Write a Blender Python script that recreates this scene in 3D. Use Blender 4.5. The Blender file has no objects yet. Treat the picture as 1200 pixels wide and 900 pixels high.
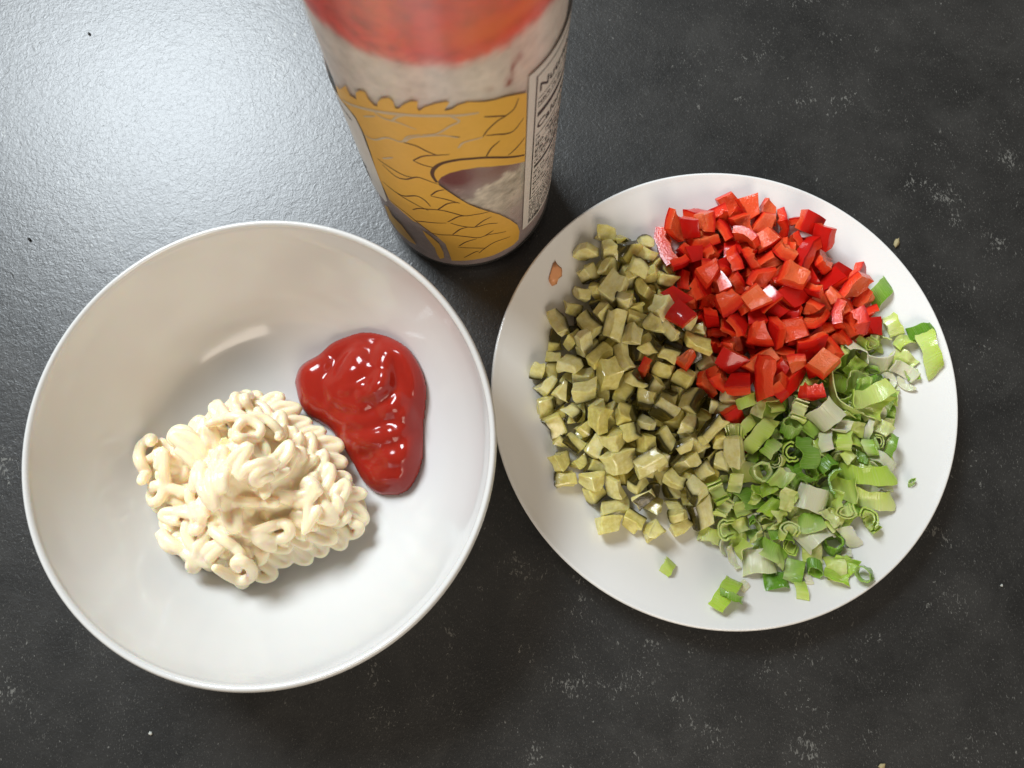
import bpy, bmesh, math, random
import numpy as np
from mathutils import Vector, Matrix, Quaternion, noise, geometry

scene = bpy.context.scene
U = 0.01                                   # all lengths below are written in centimetres
R = math.radians

# ------------------------------------------------------------------ camera
cam_data = bpy.data.cameras.new('camera')
cam_data.sensor_width = 36.0
cam_data.lens = 939.05 / 1200.0 * 36.0
cam_data.clip_start = 0.01
cam_data.clip_end = 50.0
cam_data.dof.use_dof = True
cam_data.dof.focus_distance = 0.365
cam_data.dof.aperture_fstop = 11.0
cam = bpy.data.objects.new('camera', cam_data)
scene.collection.objects.link(cam)
cam.location = (0, 0, 38.5 * U)
cam.rotation_euler = (0.1988, 0, 0)
scene.camera = cam

# ------------------------------------------------------------------ room light: soft grey surroundings, a window, and an added warm fill lamp on the viewer's side
world = bpy.data.worlds.new('World')
scene.world = world
world.use_nodes = True
bgn = world.node_tree.nodes['Background']
bgn.inputs['Color'].default_value = (1.0, 0.88, 0.74, 1)
bgn.inputs['Strength'].default_value = 0.17


def area(name, loc, target, sx, sy, power, col):
    d = bpy.data.lights.new(name, 'AREA')
    d.shape = 'RECTANGLE'
    d.size, d.size_y, d.energy, d.color = sx, sy, power, col
    o = bpy.data.objects.new(name, d)
    scene.collection.objects.link(o)
    o.location = loc
    o.rotation_euler = (Vector(target) - Vector(loc)).to_track_quat('-Z', 'Y').to_euler()
    return o


area('window_light', (-0.72, 0.94, 1.24), (0.0, 0.08, 0.0), 0.66, 0.52, 35.0, (0.86, 0.94, 1.0))
area('fill_light', (0.35, -1.45, 1.0), (0.0, 0.1, 0.05), 1.0, 0.8, 14.0, (1.0, 0.88, 0.74))  # added fill lamp to brighten the jar front, standing in for the room

scene.view_settings.view_transform = 'Standard'
scene.view_settings.look = 'None'
scene.view_settings.exposure = 0.1
scene.view_settings.gamma = 1.0
scene.view_settings.use_curve_mapping = False
scene.cycles.max_bounces = 10
scene.cycles.transparent_max_bounces = 12


# ------------------------------------------------------------------ helpers
def link(o, parent=None):
    scene.collection.objects.link(o)
    if parent is not None:
        o.parent = parent
    return o


def tag(o, label=None, cat=None, group=None, kind=None):
    if label: o['label'] = label
    if cat: o['category'] = cat
    if group: o['group'] = group
    if kind: o['kind'] = kind
    return o


def empty(name, loc):
    o = bpy.data.objects.new(name, None)
    o.empty_display_size = 0.01
    o.location = [c * U for c in loc]
    return link(o)


class Mat:
    """small helper round a node tree"""
    def __init__(self, name):
        self.m = bpy.data.materials.new(name)
        self.m.use_nodes = True
        self.nt = self.m.node_tree
        self.b = self.nt.nodes['Principled BSDF']

    def n(self, kind, ins=None, **props):
        nd = self.nt.nodes.new(kind)
        for k, v in props.items():
            setattr(nd, k, v)
        for k, v in (ins or {}).items():
            self.set(nd, k, v)
        return nd

    def set(self, nd, k, v):
        if hasattr(v, 'links'):
            self.nt.links.new(v, nd.inputs[k])
        elif isinstance(v, (tuple, list)) and len(v) == 3 and nd.inputs[k].type == 'RGBA':
            nd.inputs[k].default_value = (*v, 1)
        else:
            nd.inputs[k].default_value = v

    def p(self, **kw):
        for k, v in kw.items():
            self.set(self.b, k.replace('_', ' '), v)
        return self

    def coord(self, which='Object'):
        return self.n('ShaderNodeTexCoord').outputs[which]

    def noise(self, vec, scale, detail=3.0, rough=0.5, dist=0.0, out='Fac'):
        return self.n('ShaderNodeTexNoise', {'Vector': vec, 'Scale': scale, 'Detail': detail, 'Roughness': rough, 'Distortion': dist}).outputs[out]

    def ramp(self, fac, stops, interp='LINEAR'):
        nd = self.n('ShaderNodeValToRGB', {'Fac': fac})
        cr = nd.color_ramp
        cr.interpolation = interp
        cr.elements.remove(cr.elements[1])
        for k, (pos, col) in enumerate(stops):
            if k:
                e = cr.elements.new(pos)
            else:
                e = cr.elements[0]
                e.position = pos
            e.color = (*col, 1) if isinstance(col, (tuple, list)) else (col, col, col, 1)
        return nd.outputs['Color']

    def math(self, op, a, b=0.5, clamp=False):
        nd = self.n('ShaderNodeMath', operation=op, use_clamp=clamp)
        self.set(nd, 0, a)
        self.set(nd, 1, b)
        return nd.outputs[0]

    def mix(self, fac, a, b, blend='MIX'):
        nd = self.n('ShaderNodeMix', data_type='RGBA', blend_type=blend)
        self.set(nd, 0, fac)
        for i, v in ((6, a), (7, b)):
            if hasattr(v, 'links'):
                self.nt.links.new(v, nd.inputs[i])
            else:
                nd.inputs[i].default_value = (*v, 1)
        return nd.outputs[2]

    def attr(self, name, out='Fac'):
        return self.n('ShaderNodeAttribute', attribute_name=name).outputs[out]

    def rand(self):
        return self.n('ShaderNodeObjectInfo').outputs['Random']

    def bump(self, h, strength, dist, normal=None):
        ins = {'Height': h, 'Strength': strength, 'Distance': dist}
        if normal is not None:
            ins['Normal'] = normal
        return self.n('ShaderNodeBump', ins).outputs['Normal']


def mesh_from(name, verts, faces, mats=(), smooth=True, fmat=None, scale=None):
    me = bpy.data.meshes.new(name)
    s = U if scale is None else scale
    me.from_pydata([(v[0] * s, v[1] * s, v[2] * s) for v in verts], [], faces)
    for m in mats:
        me.materials.append(m)
    if smooth:
        me.polygons.foreach_set('use_smooth', [True] * len(me.polygons))
    if fmat is not None:
        me.polygons.foreach_set('material_index', fmat)
    me.update()
    return me


def catmull(pts, sub):
    P = [np.array(p, float) for p in pts]
    P = [2 * P[0] - P[1]] + P + [2 * P[-1] - P[-2]]
    out = []
    for i in range(1, len(P) - 2):
        for k in range(sub):
            t = k / sub
            a, b, c, d = P[i - 1], P[i], P[i + 1], P[i + 2]
            out.append(0.5 * (2 * b + (c - a) * t + (2 * a - 5 * b + 4 * c - d) * t * t + (3 * b - a - 3 * c + d) * t ** 3))
    out.append(P[-2])
    return out


def lathe(name, prof, seg, mat):
    """closed solid of revolution; the first and last profile points lie on the axis"""
    verts, faces = [], []
    n = len(prof)
    idx = []
    for i, (r, z) in enumerate(prof):
        if r < 1e-4:
            idx.append([len(verts)] * seg)
            verts.append((0, 0, z))
        else:
            idx.append(list(range(len(verts), len(verts) + seg)))
            for k in range(seg):
                a = 2 * math.pi * k / seg
                verts.append((r * math.cos(a), r * math.sin(a), z))
    for i in range(n - 1):
        for k in range(seg):
            q = [idx[i][k], idx[i + 1][k], idx[i + 1][(k + 1) % seg], idx[i][(k + 1) % seg]]
            f = []
            for v in q:
                if v not in f:
                    f.append(v)
            if len(f) > 2:
                faces.append(f)
    return mesh_from(name, verts, faces, [mat])


# ------------------------------------------------------------------ materials
def mat_counter():
    m = Mat('leathered_dark_stone')
    c = m.coord()
    big = m.noise(c, 20.0, 6, 0.68)
    grain = m.noise(c, 1500.0, 2, 0.6)
    base = m.mix(m.ramp(big, [(0.35, 0.0), (0.7, 1.0)]), (0.010, 0.0105, 0.0105), (0.030, 0.0295, 0.028))
    base = m.mix(m.ramp(grain, [(0.55, 0.0), (0.75, 0.5)]), base, (0.045, 0.044, 0.042))
    # pale mineral flecks, gathered in drifts
    cl = m.math('MULTIPLY', m.ramp(m.noise(c, 42.0, 4, 0.7), [(0.46, 0.0), (0.68, 1.0)]), m.ramp(m.noise(c, 9.0, 2, 0.5), [(0.38, 0.25), (0.62, 1.0)]))
    stretch = m.n('ShaderNodeMapping', {'Vector': c, 'Scale': (1.0, 0.55, 1.0), 'Rotation': (0, 0, 0.9)}).outputs[0]
    fl = m.noise(stretch, 780.0, 2.0, 0.6, 1.0)
    thr = m.math('SUBTRACT', fl, m.math('SUBTRACT', 0.735, m.math('MULTIPLY', cl, 0.255)))
    fleck = m.math('MULTIPLY', thr, 14.0, True)
    base = m.mix(m.math('MULTIPLY', fleck, 0.75), base, (0.19, 0.187, 0.17))
    veil = m.ramp(m.noise(c, 30.0, 7, 0.75, 0.6), [(0.5, 0.0), (0.8, 0.4)])
    base = m.mix(veil, base, (0.062, 0.061, 0.057))
    fl2 = m.noise(stretch, 1500.0, 1.0, 0.5, 0.5)
    thr2 = m.math('SUBTRACT', fl2, m.math('SUBTRACT', 0.70, m.math('MULTIPLY', m.noise(c, 60.0, 3, 0.6), 0.14)))
    base = m.mix(m.math('MULTIPLY', m.math('MULTIPLY', thr2, 12.0, True), 0.3), base, (0.16, 0.155, 0.14))
    rough_n = m.noise(c, 420.0, 3, 0.55, 1.2)
    fine = m.noise(c, 1300.0, 2, 0.5)
    wav = m.noise(c, 150.0, 2, 0.5, 0.6)
    h = m.math('ADD', m.math('MULTIPLY', rough_n, 1.0), m.math('ADD', m.math('MULTIPLY', fine, 0.22), m.math('MULTIPLY', wav, 0.7)))
    m.p(Base_Color=base, Roughness=0.36, Specular_IOR_Level=0.72, Normal=m.bump(h, 0.24, 0.0006))
    return m.m


def mat_ceramic(name, col):
    m = Mat(name)
    c = m.coord()
    w = m.noise(c, 14.0, 2, 0.5)
    fine = m.noise(c, 60.0, 2, 0.5)
    h = m.math('ADD', w, m.math('MULTIPLY', fine, 0.15))
    dust = m.noise(c, 90.0, 3, 0.6)
    m.p(Base_Color=col, Roughness=m.ramp(dust, [(0.3, 0.10), (0.8, 0.2)]), Specular_IOR_Level=0.5,
        Normal=m.bump(h, 0.12, 0.002), Coat_Weight=0.4, Coat_Roughness=0.06,
        Subsurface_Weight=0.08, Subsurface_Scale=0.004, Subsurface_Radius=(1, 0.9, 0.8))
    return m.m


def mat_simple(name, col, rough=0.45, vary=0.12, scale=120.0, **kw):
    m = Mat(name)
    n = m.noise(m.coord(), scale, 3, 0.6)
    dk = tuple(v * (1 - vary) for v in col)
    m.p(Base_Color=m.mix(n, dk, col), Roughness=rough, **kw)
    return m.m


def mat_mayo():
    m = Mat('mayonnaise_cream')
    c = m.coord()
    n = m.noise(c, 60.0, 3, 0.5)
    m.p(Base_Color=m.mix(n, (0.95, 0.785, 0.545), (0.965, 0.83, 0.62)), Roughness=0.24, Specular_IOR_Level=0.45,
        Subsurface_Weight=1.0, Subsurface_Radius=(1.0, 0.52, 0.2), Subsurface_Scale=0.0032,
        Normal=m.bump(m.noise(c, 700.0, 2, 0.5), 0.05, 0.0005))
    return m.m


def mat_ketchup():
    m = Mat('ketchup_red')
    c = m.coord()
    n = m.noise(c, 110.0, 4, 0.6)
    m.p(Base_Color=m.mix(n, (0.27, 0.012, 0.007), (0.35, 0.022, 0.011)), Roughness=0.13, Specular_IOR_Level=0.4,
        Subsurface_Weight=0.35, Subsurface_Radius=(1.0, 0.12, 0.05), Subsurface_Scale=0.0013,
        Normal=m.bump(m.noise(c, 120.0, 4, 0.6), 0.05, 0.0008))
    return m.m


def mat_pickle_flesh():
    m = Mat('gherkin_flesh')
    c = m.coord()
    pk = m.n('ShaderNodeSeparateXYZ', {0: m.attr('pk', 'Vector')})
    rim = m.math('SQRT', m.math('ADD', m.math('MULTIPLY', pk.outputs[0], pk.outputs[0]), m.math('MULTIPLY', pk.outputs[1], pk.outputs[1])))
    rnd = m.rand()
    n = m.ramp(m.noise(c, 330.0, 3, 0.6), [(0.36, 0.0), (0.62, 1.0)])
    streak = m.noise(m.n('ShaderNodeMapping', {'Vector': c, 'Scale': (1, 1, 0.25)}).outputs[0], 900.0, 2, 0.5)
    pale = m.mix(rnd, (0.86, 0.78, 0.28), (0.94, 0.90, 0.54))
    dull = m.mix(rnd, (0.70, 0.61, 0.15), (0.84, 0.77, 0.34))
    col = m.mix(n, dull, pale)
    col = m.mix(m.ramp(streak, [(0.5, 0.0), (0.75, 0.25)]), col, (0.64, 0.58, 0.34))
    col = m.mix(m.ramp(rim, [(0.84, 0.0), (0.91, 0.25), (0.945, 0.6), (0.97, 1.0)]), col, (0.055, 0.048, 0.008))
    m.p(Base_Color=col, Roughness=0.16, Specular_IOR_Level=0.6, Subsurface_Weight=0.75,
        Subsurface_Radius=(1.0, 0.85, 0.35), Subsurface_Scale=0.002,
        Normal=m.bump(m.noise(c, 520.0, 3, 0.6), 0.22, 0.0007))
    return m.m


def mat_pickle_skin():
    m = Mat('gherkin_skin')
    c = m.coord()
    n = m.noise(m.n('ShaderNodeMapping', {'Vector': c, 'Scale': (1, 1, 0.3)}).outputs[0], 420.0, 4, 0.65)
    col = m.ramp(n, [(0.3, (0.016, 0.013, 0.003)), (0.52, (0.055, 0.043, 0.007)), (0.75, (0.20, 0.145, 0.022))])
    m.p(Base_Color=col, Roughness=0.2, Subsurface_Weight=0.1, Subsurface_Radius=(1, 0.8, 0.2), Subsurface_Scale=0.0006,
        Normal=m.bump(m.noise(c, 600.0, 3, 0.6), 0.35, 0.0008))
    return m.m


def mat_pepper():
    m = Mat('red_pepper')
    c = m.coord()
    d = m.attr('depth')
    rnd = m.rand()
    n = m.noise(c, 330.0, 3, 0.6)
    dd = m.math('ADD', d, m.math('MULTIPLY', m.math('SUBTRACT', n, 0.5), 0.5))
    skin = m.mix(m.math('ADD', m.math('MULTIPLY', rnd, 0.6), m.math('MULTIPLY', n, 0.4)), (0.46, 0.006, 0.005), (0.70, 0.018, 0.010))
    flesh = m.mix(rnd, (0.78, 0.036, 0.012), (0.84, 0.085, 0.022))
    inner = m.mix(rnd, (0.82, 0.075, 0.02), (0.85, 0.20, 0.07))
    col = m.mix(m.ramp(dd, [(0.12, 0.0), (0.3, 1.0)]), skin, flesh)
    col = m.mix(m.ramp(dd, [(0.6, 0.0), (1.05, 0.9)]), col, inner)
    m.p(Base_Color=col, Roughness=0.15, Specular_IOR_Level=0.45, Subsurface_Weight=0.5,
        Subsurface_Radius=(1.0, 0.22, 0.08), Subsurface_Scale=0.0014,
        Normal=m.bump(m.noise(c, 800.0, 3, 0.6), m.math('ADD', m.math('MULTIPLY', d, 0.5, True), 0.06), 0.0009))
    return m.m


def mat_onion(name, outer_a, outer_b, inner_a, inner_b):
    m = Mat(name)
    c = m.coord()
    d = m.attr('depth')            # 0 on the outside of a leaf, 1 on its inside
    u = m.attr('across')
    rnd = m.rand()
    n = m.noise(c, 260.0, 3, 0.6)
    fib = m.n('ShaderNodeTexNoise', {'W': m.math('MULTIPLY', u, 9.0), 'Scale': 4.5, 'Detail': 3.0}, noise_dimensions='1D').outputs['Fac']
    outer = m.mix(rnd, outer_a, outer_b)
    inner = m.mix(rnd, inner_a, inner_b)
    col = m.mix(m.math('ADD', m.math('MULTIPLY', d, 0.8), m.math('MULTIPLY', m.math('SUBTRACT', n, 0.5), 0.7), True), outer, inner)
    col = m.mix(m.math('MULTIPLY', m.math('MULTIPLY', m.attr('along'), rnd), 0.8, True), col, (0.74, 0.80, 0.42))
    col = m.mix(m.ramp(fib, [(0.5, 0.0), (0.72, 0.3)]), col, (0.62, 0.68, 0.36))
    h = m.math('ADD', fib, m.math('MULTIPLY', n, 0.3))
    m.p(Base_Color=col, Roughness=0.15, Specular_IOR_Level=0.55, Subsurface_Weight=0.55,
        Subsurface_Radius=(0.6, 1.0, 0.25), Subsurface_Scale=0.0011, Normal=m.bump(h, 0.3, 0.0006))
    return m.m


def mat_jar_wall():
    m = Mat('clear_jar_plastic')
    nt = m.nt
    tr = m.n('ShaderNodeBsdfTransparent', {'Color': (0.98, 0.975, 0.97)})
    gl = m.n('ShaderNodeBsdfGlossy', {'Color': (1, 1, 1), 'Roughness': 0.32})
    haze = m.n('ShaderNodeBsdfDiffuse', {'Color': (0.62, 0.58, 0.54)})
    fr = m.n('ShaderNodeFresnel', {'IOR': 1.45})
    lw = m.n('ShaderNodeLayerWeight', {'Blend': 0.18})
    a = m.n('ShaderNodeMixShader', {0: m.math('ADD', m.math('MULTIPLY', lw.outputs['Facing'], 0.16), 0.01, True), 1: tr.outputs[0], 2: haze.outputs[0]})
    b = m.n('ShaderNodeMixShader', {0: m.math('MULTIPLY', fr.outputs[0], 0.13), 1: a.outputs[0], 2: gl.outputs[0]})
    nt.links.new(b.outputs[0], nt.nodes['Material Output'].inputs['Surface'])
    return m.m


def mat_vcol(name, rough, bumps, sss=0.0):
    m = Mat(name)
    c = m.coord()
    m.p(Base_Color=m.attr('tint', 'Color'), Roughness=rough, Normal=m.bump(m.noise(c, 240.0, 5, 0.65), bumps, 0.0015))
    if sss:
        m.p(Subsurface_Weight=sss, Subsurface_Radius=(1, 0.75, 0.65), Subsurface_Scale=0.006)
    return m.m


# ------------------------------------------------------------------ countertop: one thick leathered stone slab
def build_counter():
    bm = bmesh.new()
    bmesh.ops.create_cube(bm, size=1.0, matrix=Matrix.Translation((0, 0.10, -0.015)) @ Matrix.Diagonal((1.8, 1.5, 0.03, 1)))
    bmesh.ops.bevel(bm, geom=bm.edges[:], offset=0.003, segments=2, affect='EDGES')
    me = bpy.data.meshes.new('countertop')
    bm.to_mesh(me)
    bm.free()
    me.materials.append(mat_counter())
    tag(link(bpy.data.objects.new('countertop', me)), 'dark charcoal stone countertop with pale flecks', kind='structure')


build_counter()

# ------------------------------------------------------------------ bowl and plate
BOWL = (-10.06, 4.02)
PLATE = (9.875, 7.146)
BOWL_IN = [(0, 0.90), (2.0, 0.90), (3.6, 0.95), (4.9, 1.18), (6.1, 1.75), (7.2, 2.75), (8.15, 4.15), (8.8, 5.45), (9.12, 6.4)]
BOWL_OUT = [(9.17, 6.68), (9.25, 6.79), (9.35, 6.80), (9.43, 6.70), (9.43, 6.5), (9.15, 5.5), (8.5, 4.0), (7.5, 2.5), (6.4, 1.35), (5.4, 0.7), (5.0, 0.45), (4.9, 0.05), (4.75, 0.0), (4.5, 0.0), (4.4, 0.08), (4.35, 0.45), (2.0, 0.5), (0, 0.5)]
PLATE_IN = [(0, 0.55), (3.0, 0.55), (6.0, 0.60), (7.4, 0.74), (8.6, 1.05), (9.6, 1.42), (10.4, 1.74)]
PLATE_OUT = [(10.66, 1.86), (10.76, 1.90), (10.83, 1.86), (10.83, 1.76), (10.5, 1.52), (9.4, 1.0), (8.2, 0.55), (7.3, 0.32), (7.0, 0.05), (6.9, 0.0), (6.6, 0.0), (6.5, 0.06), (6.4, 0.28), (3.0, 0.28), (0, 0.28)]


def vessel(name, inn, out, pos, mat, label, cat):
    prof = catmull(inn + out, 5)
    prof = [(max(0.0, float(p[0])), float(p[1])) for p in prof]
    prof[0] = (0.0, prof[0][1])
    prof[-1] = (0.0, prof[-1][1])
    me = lathe(name, prof, 160, mat)
    bm = bmesh.new()
    bm.from_mesh(me)
    bmesh.ops.recalc_face_normals(bm, faces=bm.faces)
    bm.to_mesh(me)
    bm.free()
    o = bpy.data.objects.new(name, me)
    o.location = (pos[0] * U, pos[1] * U, 0)
    link(o)
    return tag(o, label, cat)


CER = mat_ceramic('white_glazed_china', (0.69, 0.685, 0.665))
CER2 = mat_ceramic('bright_white_china', (0.86, 0.85, 0.825))
vessel('bowl', BOWL_IN, BOWL_OUT, BOWL, CER, 'deep round white china bowl holding mayonnaise and ketchup', 'bowl')
vessel('plate', PLATE_IN, PLATE_OUT, PLATE, CER2, 'round white china plate heaped with chopped vegetables', 'plate')

# ------------------------------------------------------------------ jar with printed sleeve
JAR = (-2.4032, 17.8397)
JR, JT = 4.2776, 0.0057
DRAGON_BODY = [(-55.8, 13.74), (-51.6, 13.88), (-44.0, 14.81), (-42.7, 14.32), (-38.6, 14.44), (-37.5, 14.93), (-34.1, 15.3), (-31.1, 15.42), (-30.5, 15.06), (-28.1, 14.8), (-26.4, 14.88), (-25.7, 15.17), (-22.9, 15.52), (-19.2, 15.73), (-17.7, 15.57), (-17.6, 15.18), (-15.8, 15.22), (-13.8, 15.5), (-10.1, 15.81), (-6.8, 15.87), (-7.7, 15.46), (-7.0, 15.32), (-4.5, 15.57), (0.1, 15.8), (4.9, 15.9), (6.1, 15.83), (4.1, 15.51), (3.5, 15.37), (6.6, 15.42), (9.3, 15.61), (13.7, 15.69), (21.3, 15.41), (25.5, 15.3), (30.4, 15.19), (35.6, 14.95), (41.4, 14.62), (41.7, 13.22), (41.9, 11.6), (41.9, 9.73), (26.5, 10.69), (15.8, 11.16), (7.5, 11.2), (1.3, 11.02), (-3.2, 10.66), (-5.2, 10.28), (-5.1, 9.93), (-2.3, 9.58), (3.4, 8.8), (8.4, 8.11), (13.8, 7.51), (20.7, 6.77), (25.7, 6.16), (32.5, 5.0), (38.0, 3.82), (39.9, 2.85), (39.2, 1.87), (35.0, 1.66), (27.9, 1.69), (20.4, 1.59), (10.7, 1.63), (2.5, 1.59), (-7.1, 1.5), (-7.6, 2.36), (-8.8, 3.69), (-13.0, 4.43), (-18.7, 5.01), (-22.1, 5.39), (-26.8, 5.39), (-31.1, 5.71), (-36.4, 5.98), (-41.0, 6.04), (-42.1, 6.24), (-45.2, 8.2), (-43.4, 10.17), (-42.9, 11.81), (-45.1, 12.77), (-52.3, 12.89), (-60.2, 12.46)]
DRAGON_TAIL = [(-51.9, 4.43), (-47.6, 4.69), (-46.1, 3.95), (-38.6, 3.76), (-31.1, 2.36), (-30.7, 2.12), (-35.9, 1.98), (-46.5, 2.13), (-53.0, 2.65)]
DRAGON_LEG = [(-21.9, 4.68), (-17.2, 4.23), (-12.9, 3.54), (-11.4, 2.51), (-11.7, 1.71), (-14.8, 1.44), (-16.2, 2.0), (-16.5, 2.83), (-20.4, 3.91)]
SCALE_DARK = [[(18.9, 13.31), (21.5, 13.67), (26.1, 13.98), (30.3, 14.05), (34.6, 14.2), (36.8, 14.67)], [(20.0, 14.56), (25.2, 14.32), (30.3, 14.05)], [(20.4, 13.31), (25.9, 13.08), (30.2, 12.84), (34.7, 12.75), (40.1, 13.16)], [(19.8, 11.83), (22.6, 12.3), (26.9, 12.58)], [(31.3, 11.17), (36.1, 11.35), (41.2, 11.67)], [(-5.9, 10.18), (-7.4, 10.78), (-6.0, 11.31), (-1.9, 11.77), (4.2, 11.99), (11.2, 11.98), (22.3, 11.61), (41.4, 10.31)], [(-18.0, 12.95), (-12.1, 12.91), (-7.7, 12.64), (-3.1, 12.4)], [(-15.6, 11.7), (-10.3, 12.19), (-5.1, 12.37), (2.7, 12.47)], [(-15.6, 11.7), (-11.3, 11.52), (-5.4, 11.41)], [(1.3, 13.82), (8.5, 13.62)], [(-10.7, 8.91), (-6.8, 9.39), (-2.8, 9.58)], [(-10.8, 8.85), (-3.3, 8.7), (4.1, 8.3)], [(-8.5, 7.59), (-2.6, 8.27), (3.1, 8.41)], [(-24.2, 6.82), (-19.0, 7.26), (-8.0, 7.56), (-1.3, 7.38), (5.3, 7.01), (11.2, 6.98), (19.5, 6.91)], [(-4.6, 6.35), (1.8, 6.94), (6.5, 6.99)], [(-3.0, 6.26), (3.3, 5.91), (10.3, 5.64), (17.8, 5.66), (24.2, 5.35)], [(10.3, 5.64), (15.5, 6.12), (20.6, 6.3)], [(-3.0, 4.95), (1.8, 5.56), (6.8, 5.78)], [(-19.1, 4.74), (-11.4, 4.75), (-3.1, 4.88), (4.8, 4.68), (12.1, 4.35), (18.6, 4.4), (29.6, 3.93)], [(16.0, 4.42), (21.4, 4.72)], [(-0.5, 3.56), (4.3, 4.05), (10.8, 4.27)], [(-1.3, 3.42), (8.8, 3.16), (16.0, 2.85)], [(11.1, 2.39), (15.4, 2.88), (22.3, 3.25), (32.6, 3.01)], [(1.5, 2.03), (8.5, 2.62), (11.2, 2.67)], [(-36.1, 10.02), (-29.3, 9.61), (-23.0, 9.78), (-16.4, 10.31), (-12.1, 10.3), (-5.0, 10.02)], [(-33.4, 7.84), (-27.9, 7.91), (-19.4, 8.48), (-15.0, 8.29), (-12.3, 7.78)], [(-38.7, 10.29), (-31.7, 10.22), (-23.5, 10.11), (-18.8, 10.19)], [(-41.8, 8.0), (-33.4, 7.84), (-23.4, 7.62), (-14.2, 7.29)], [(-41.3, 6.22), (-30.5, 5.99), (-21.0, 5.22), (-13.0, 4.43)], [(-24.5, 5.57), (-17.4, 5.91), (-5.4, 6.23)]]
SCALE_LIGHT = [[(-53.0, 13.1), (-35.4, 14.14), (-23.5, 14.65), (-13.4, 14.94), (0.1, 15.09), (10.6, 15.0), (17.8, 14.92)], [(-37.5, 13.47), (-29.5, 14.08)], [(-29.2, 14.38), (-25.5, 14.21), (-18.4, 14.3), (-10.2, 14.11)], [(-21.5, 14.2), (-17.7, 14.66), (-13.5, 14.9)], [(5.3, 15.05), (9.0, 14.67), (4.7, 14.41), (-1.3, 13.95), (-7.9, 13.8)], [(-43.3, 11.7), (-35.8, 11.99), (-26.7, 12.81), (-19.1, 12.94), (-15.1, 13.47), (-8.9, 13.79)], [(-34.3, 10.69), (-26.7, 11.34)], [(-17.4, 13.01), (-13.2, 13.46), (-6.2, 13.73), (1.3, 13.82), (7.6, 13.6)], [(7.0, 12.88), (10.1, 13.23), (18.7, 13.29)]]
WHITE_EDGE = [(-67.8, 12.36), (-52.5, 12.84), (-45.8, 12.68), (-43.5, 11.72), (-44.0, 10.08), (-45.9, 8.09), (-44.0, 5.69)]

JAR_TOP = 22.6


def jar_pt(deg, z, off=0.0):
    a = R(deg)
    r = JR + JT * z + off
    if z < 0.9:
        r -= 0.75 * (1 - math.sqrt(max(0.0, 1 - ((0.9 - z) / 0.9) ** 2)))
    return (r * math.sin(a), -r * math.cos(a), z)


def wrap_mesh(name, bm, off, mat):
    """bm lies flat in (degrees/10, z): cut it into narrow strips and lay it round the jar"""
    xs = [v.co.x for v in bm.verts]
    x = math.floor(min(xs)) + 0.0
    while x < max(xs):
        bmesh.ops.bisect_plane(bm, geom=bm.verts[:] + bm.edges[:] + bm.faces[:], plane_co=(x, 0, 0), plane_no=(1, 0, 0))
        x += 0.4
    for v in bm.verts:
        v.co = Vector(jar_pt(v.co.x * 10, v.co.y, off)) * U
    bmesh.ops.recalc_face_normals(bm, faces=bm.faces)
    for f in bm.faces:
        c = f.calc_center_median()
        if f.normal.x * c.x + f.normal.y * c.y < 0:
            f.normal_flip()
        f.smooth = True
    me = bpy.data.meshes.new(name)
    bm.to_mesh(me)
    bm.free()
    me.materials.append(mat)
    return me


def flat_poly(polys):
    bm = bmesh.new()
    for pl in polys:
        vs = [bm.verts.new((a / 10.0, z, 0)) for a, z in pl]
        tris = geometry.tessellate_polygon([[v.co for v in vs]])
        for t in tris:
            try:
                bm.faces.new([vs[i] for i in t])
            except ValueError:
                pass
    return bm


def stroke(pts, w, taper=True):
    """a tapering pen stroke as polygon in (deg, z); widths in cm"""
    k = 180 / math.pi / JR
    P = [np.array((a / k, z)) for a, z in pts]
    P = catmull(P, 5) if len(P) > 2 else [P[0] + (P[1] - P[0]) * t / 4 for t in range(5)]
    left, right = [], []
    n = len(P)
    for i, p in enumerate(P):
        d = P[min(i + 1, n - 1)] - P[max(i - 1, 0)]
        d = d / (np.linalg.norm(d) + 1e-9)
        t = i / (n - 1)
        ww = w * (0.35 + 0.65 * math.sin(math.pi * min(1, max(0, t * 0.9 + 0.08))) ** 0.6) if taper else w
        nn = np.array((-d[1], d[0])) * ww / 2
        left.append(p + nn)
        right.append(p - nn)
    return [[(l[0] * k, l[1]), (l2[0] * k, l2[1]), (r2[0] * k, r2[1]), (r[0] * k, r[1])]
            for l, l2, r2, r in zip(left[:-1], left[1:], right[1:], right[:-1])]


def rect(a0, a1, z0, z1):
    return [(a0, z0), (a1, z0), (a1, z1), (a0, z1)]


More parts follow.
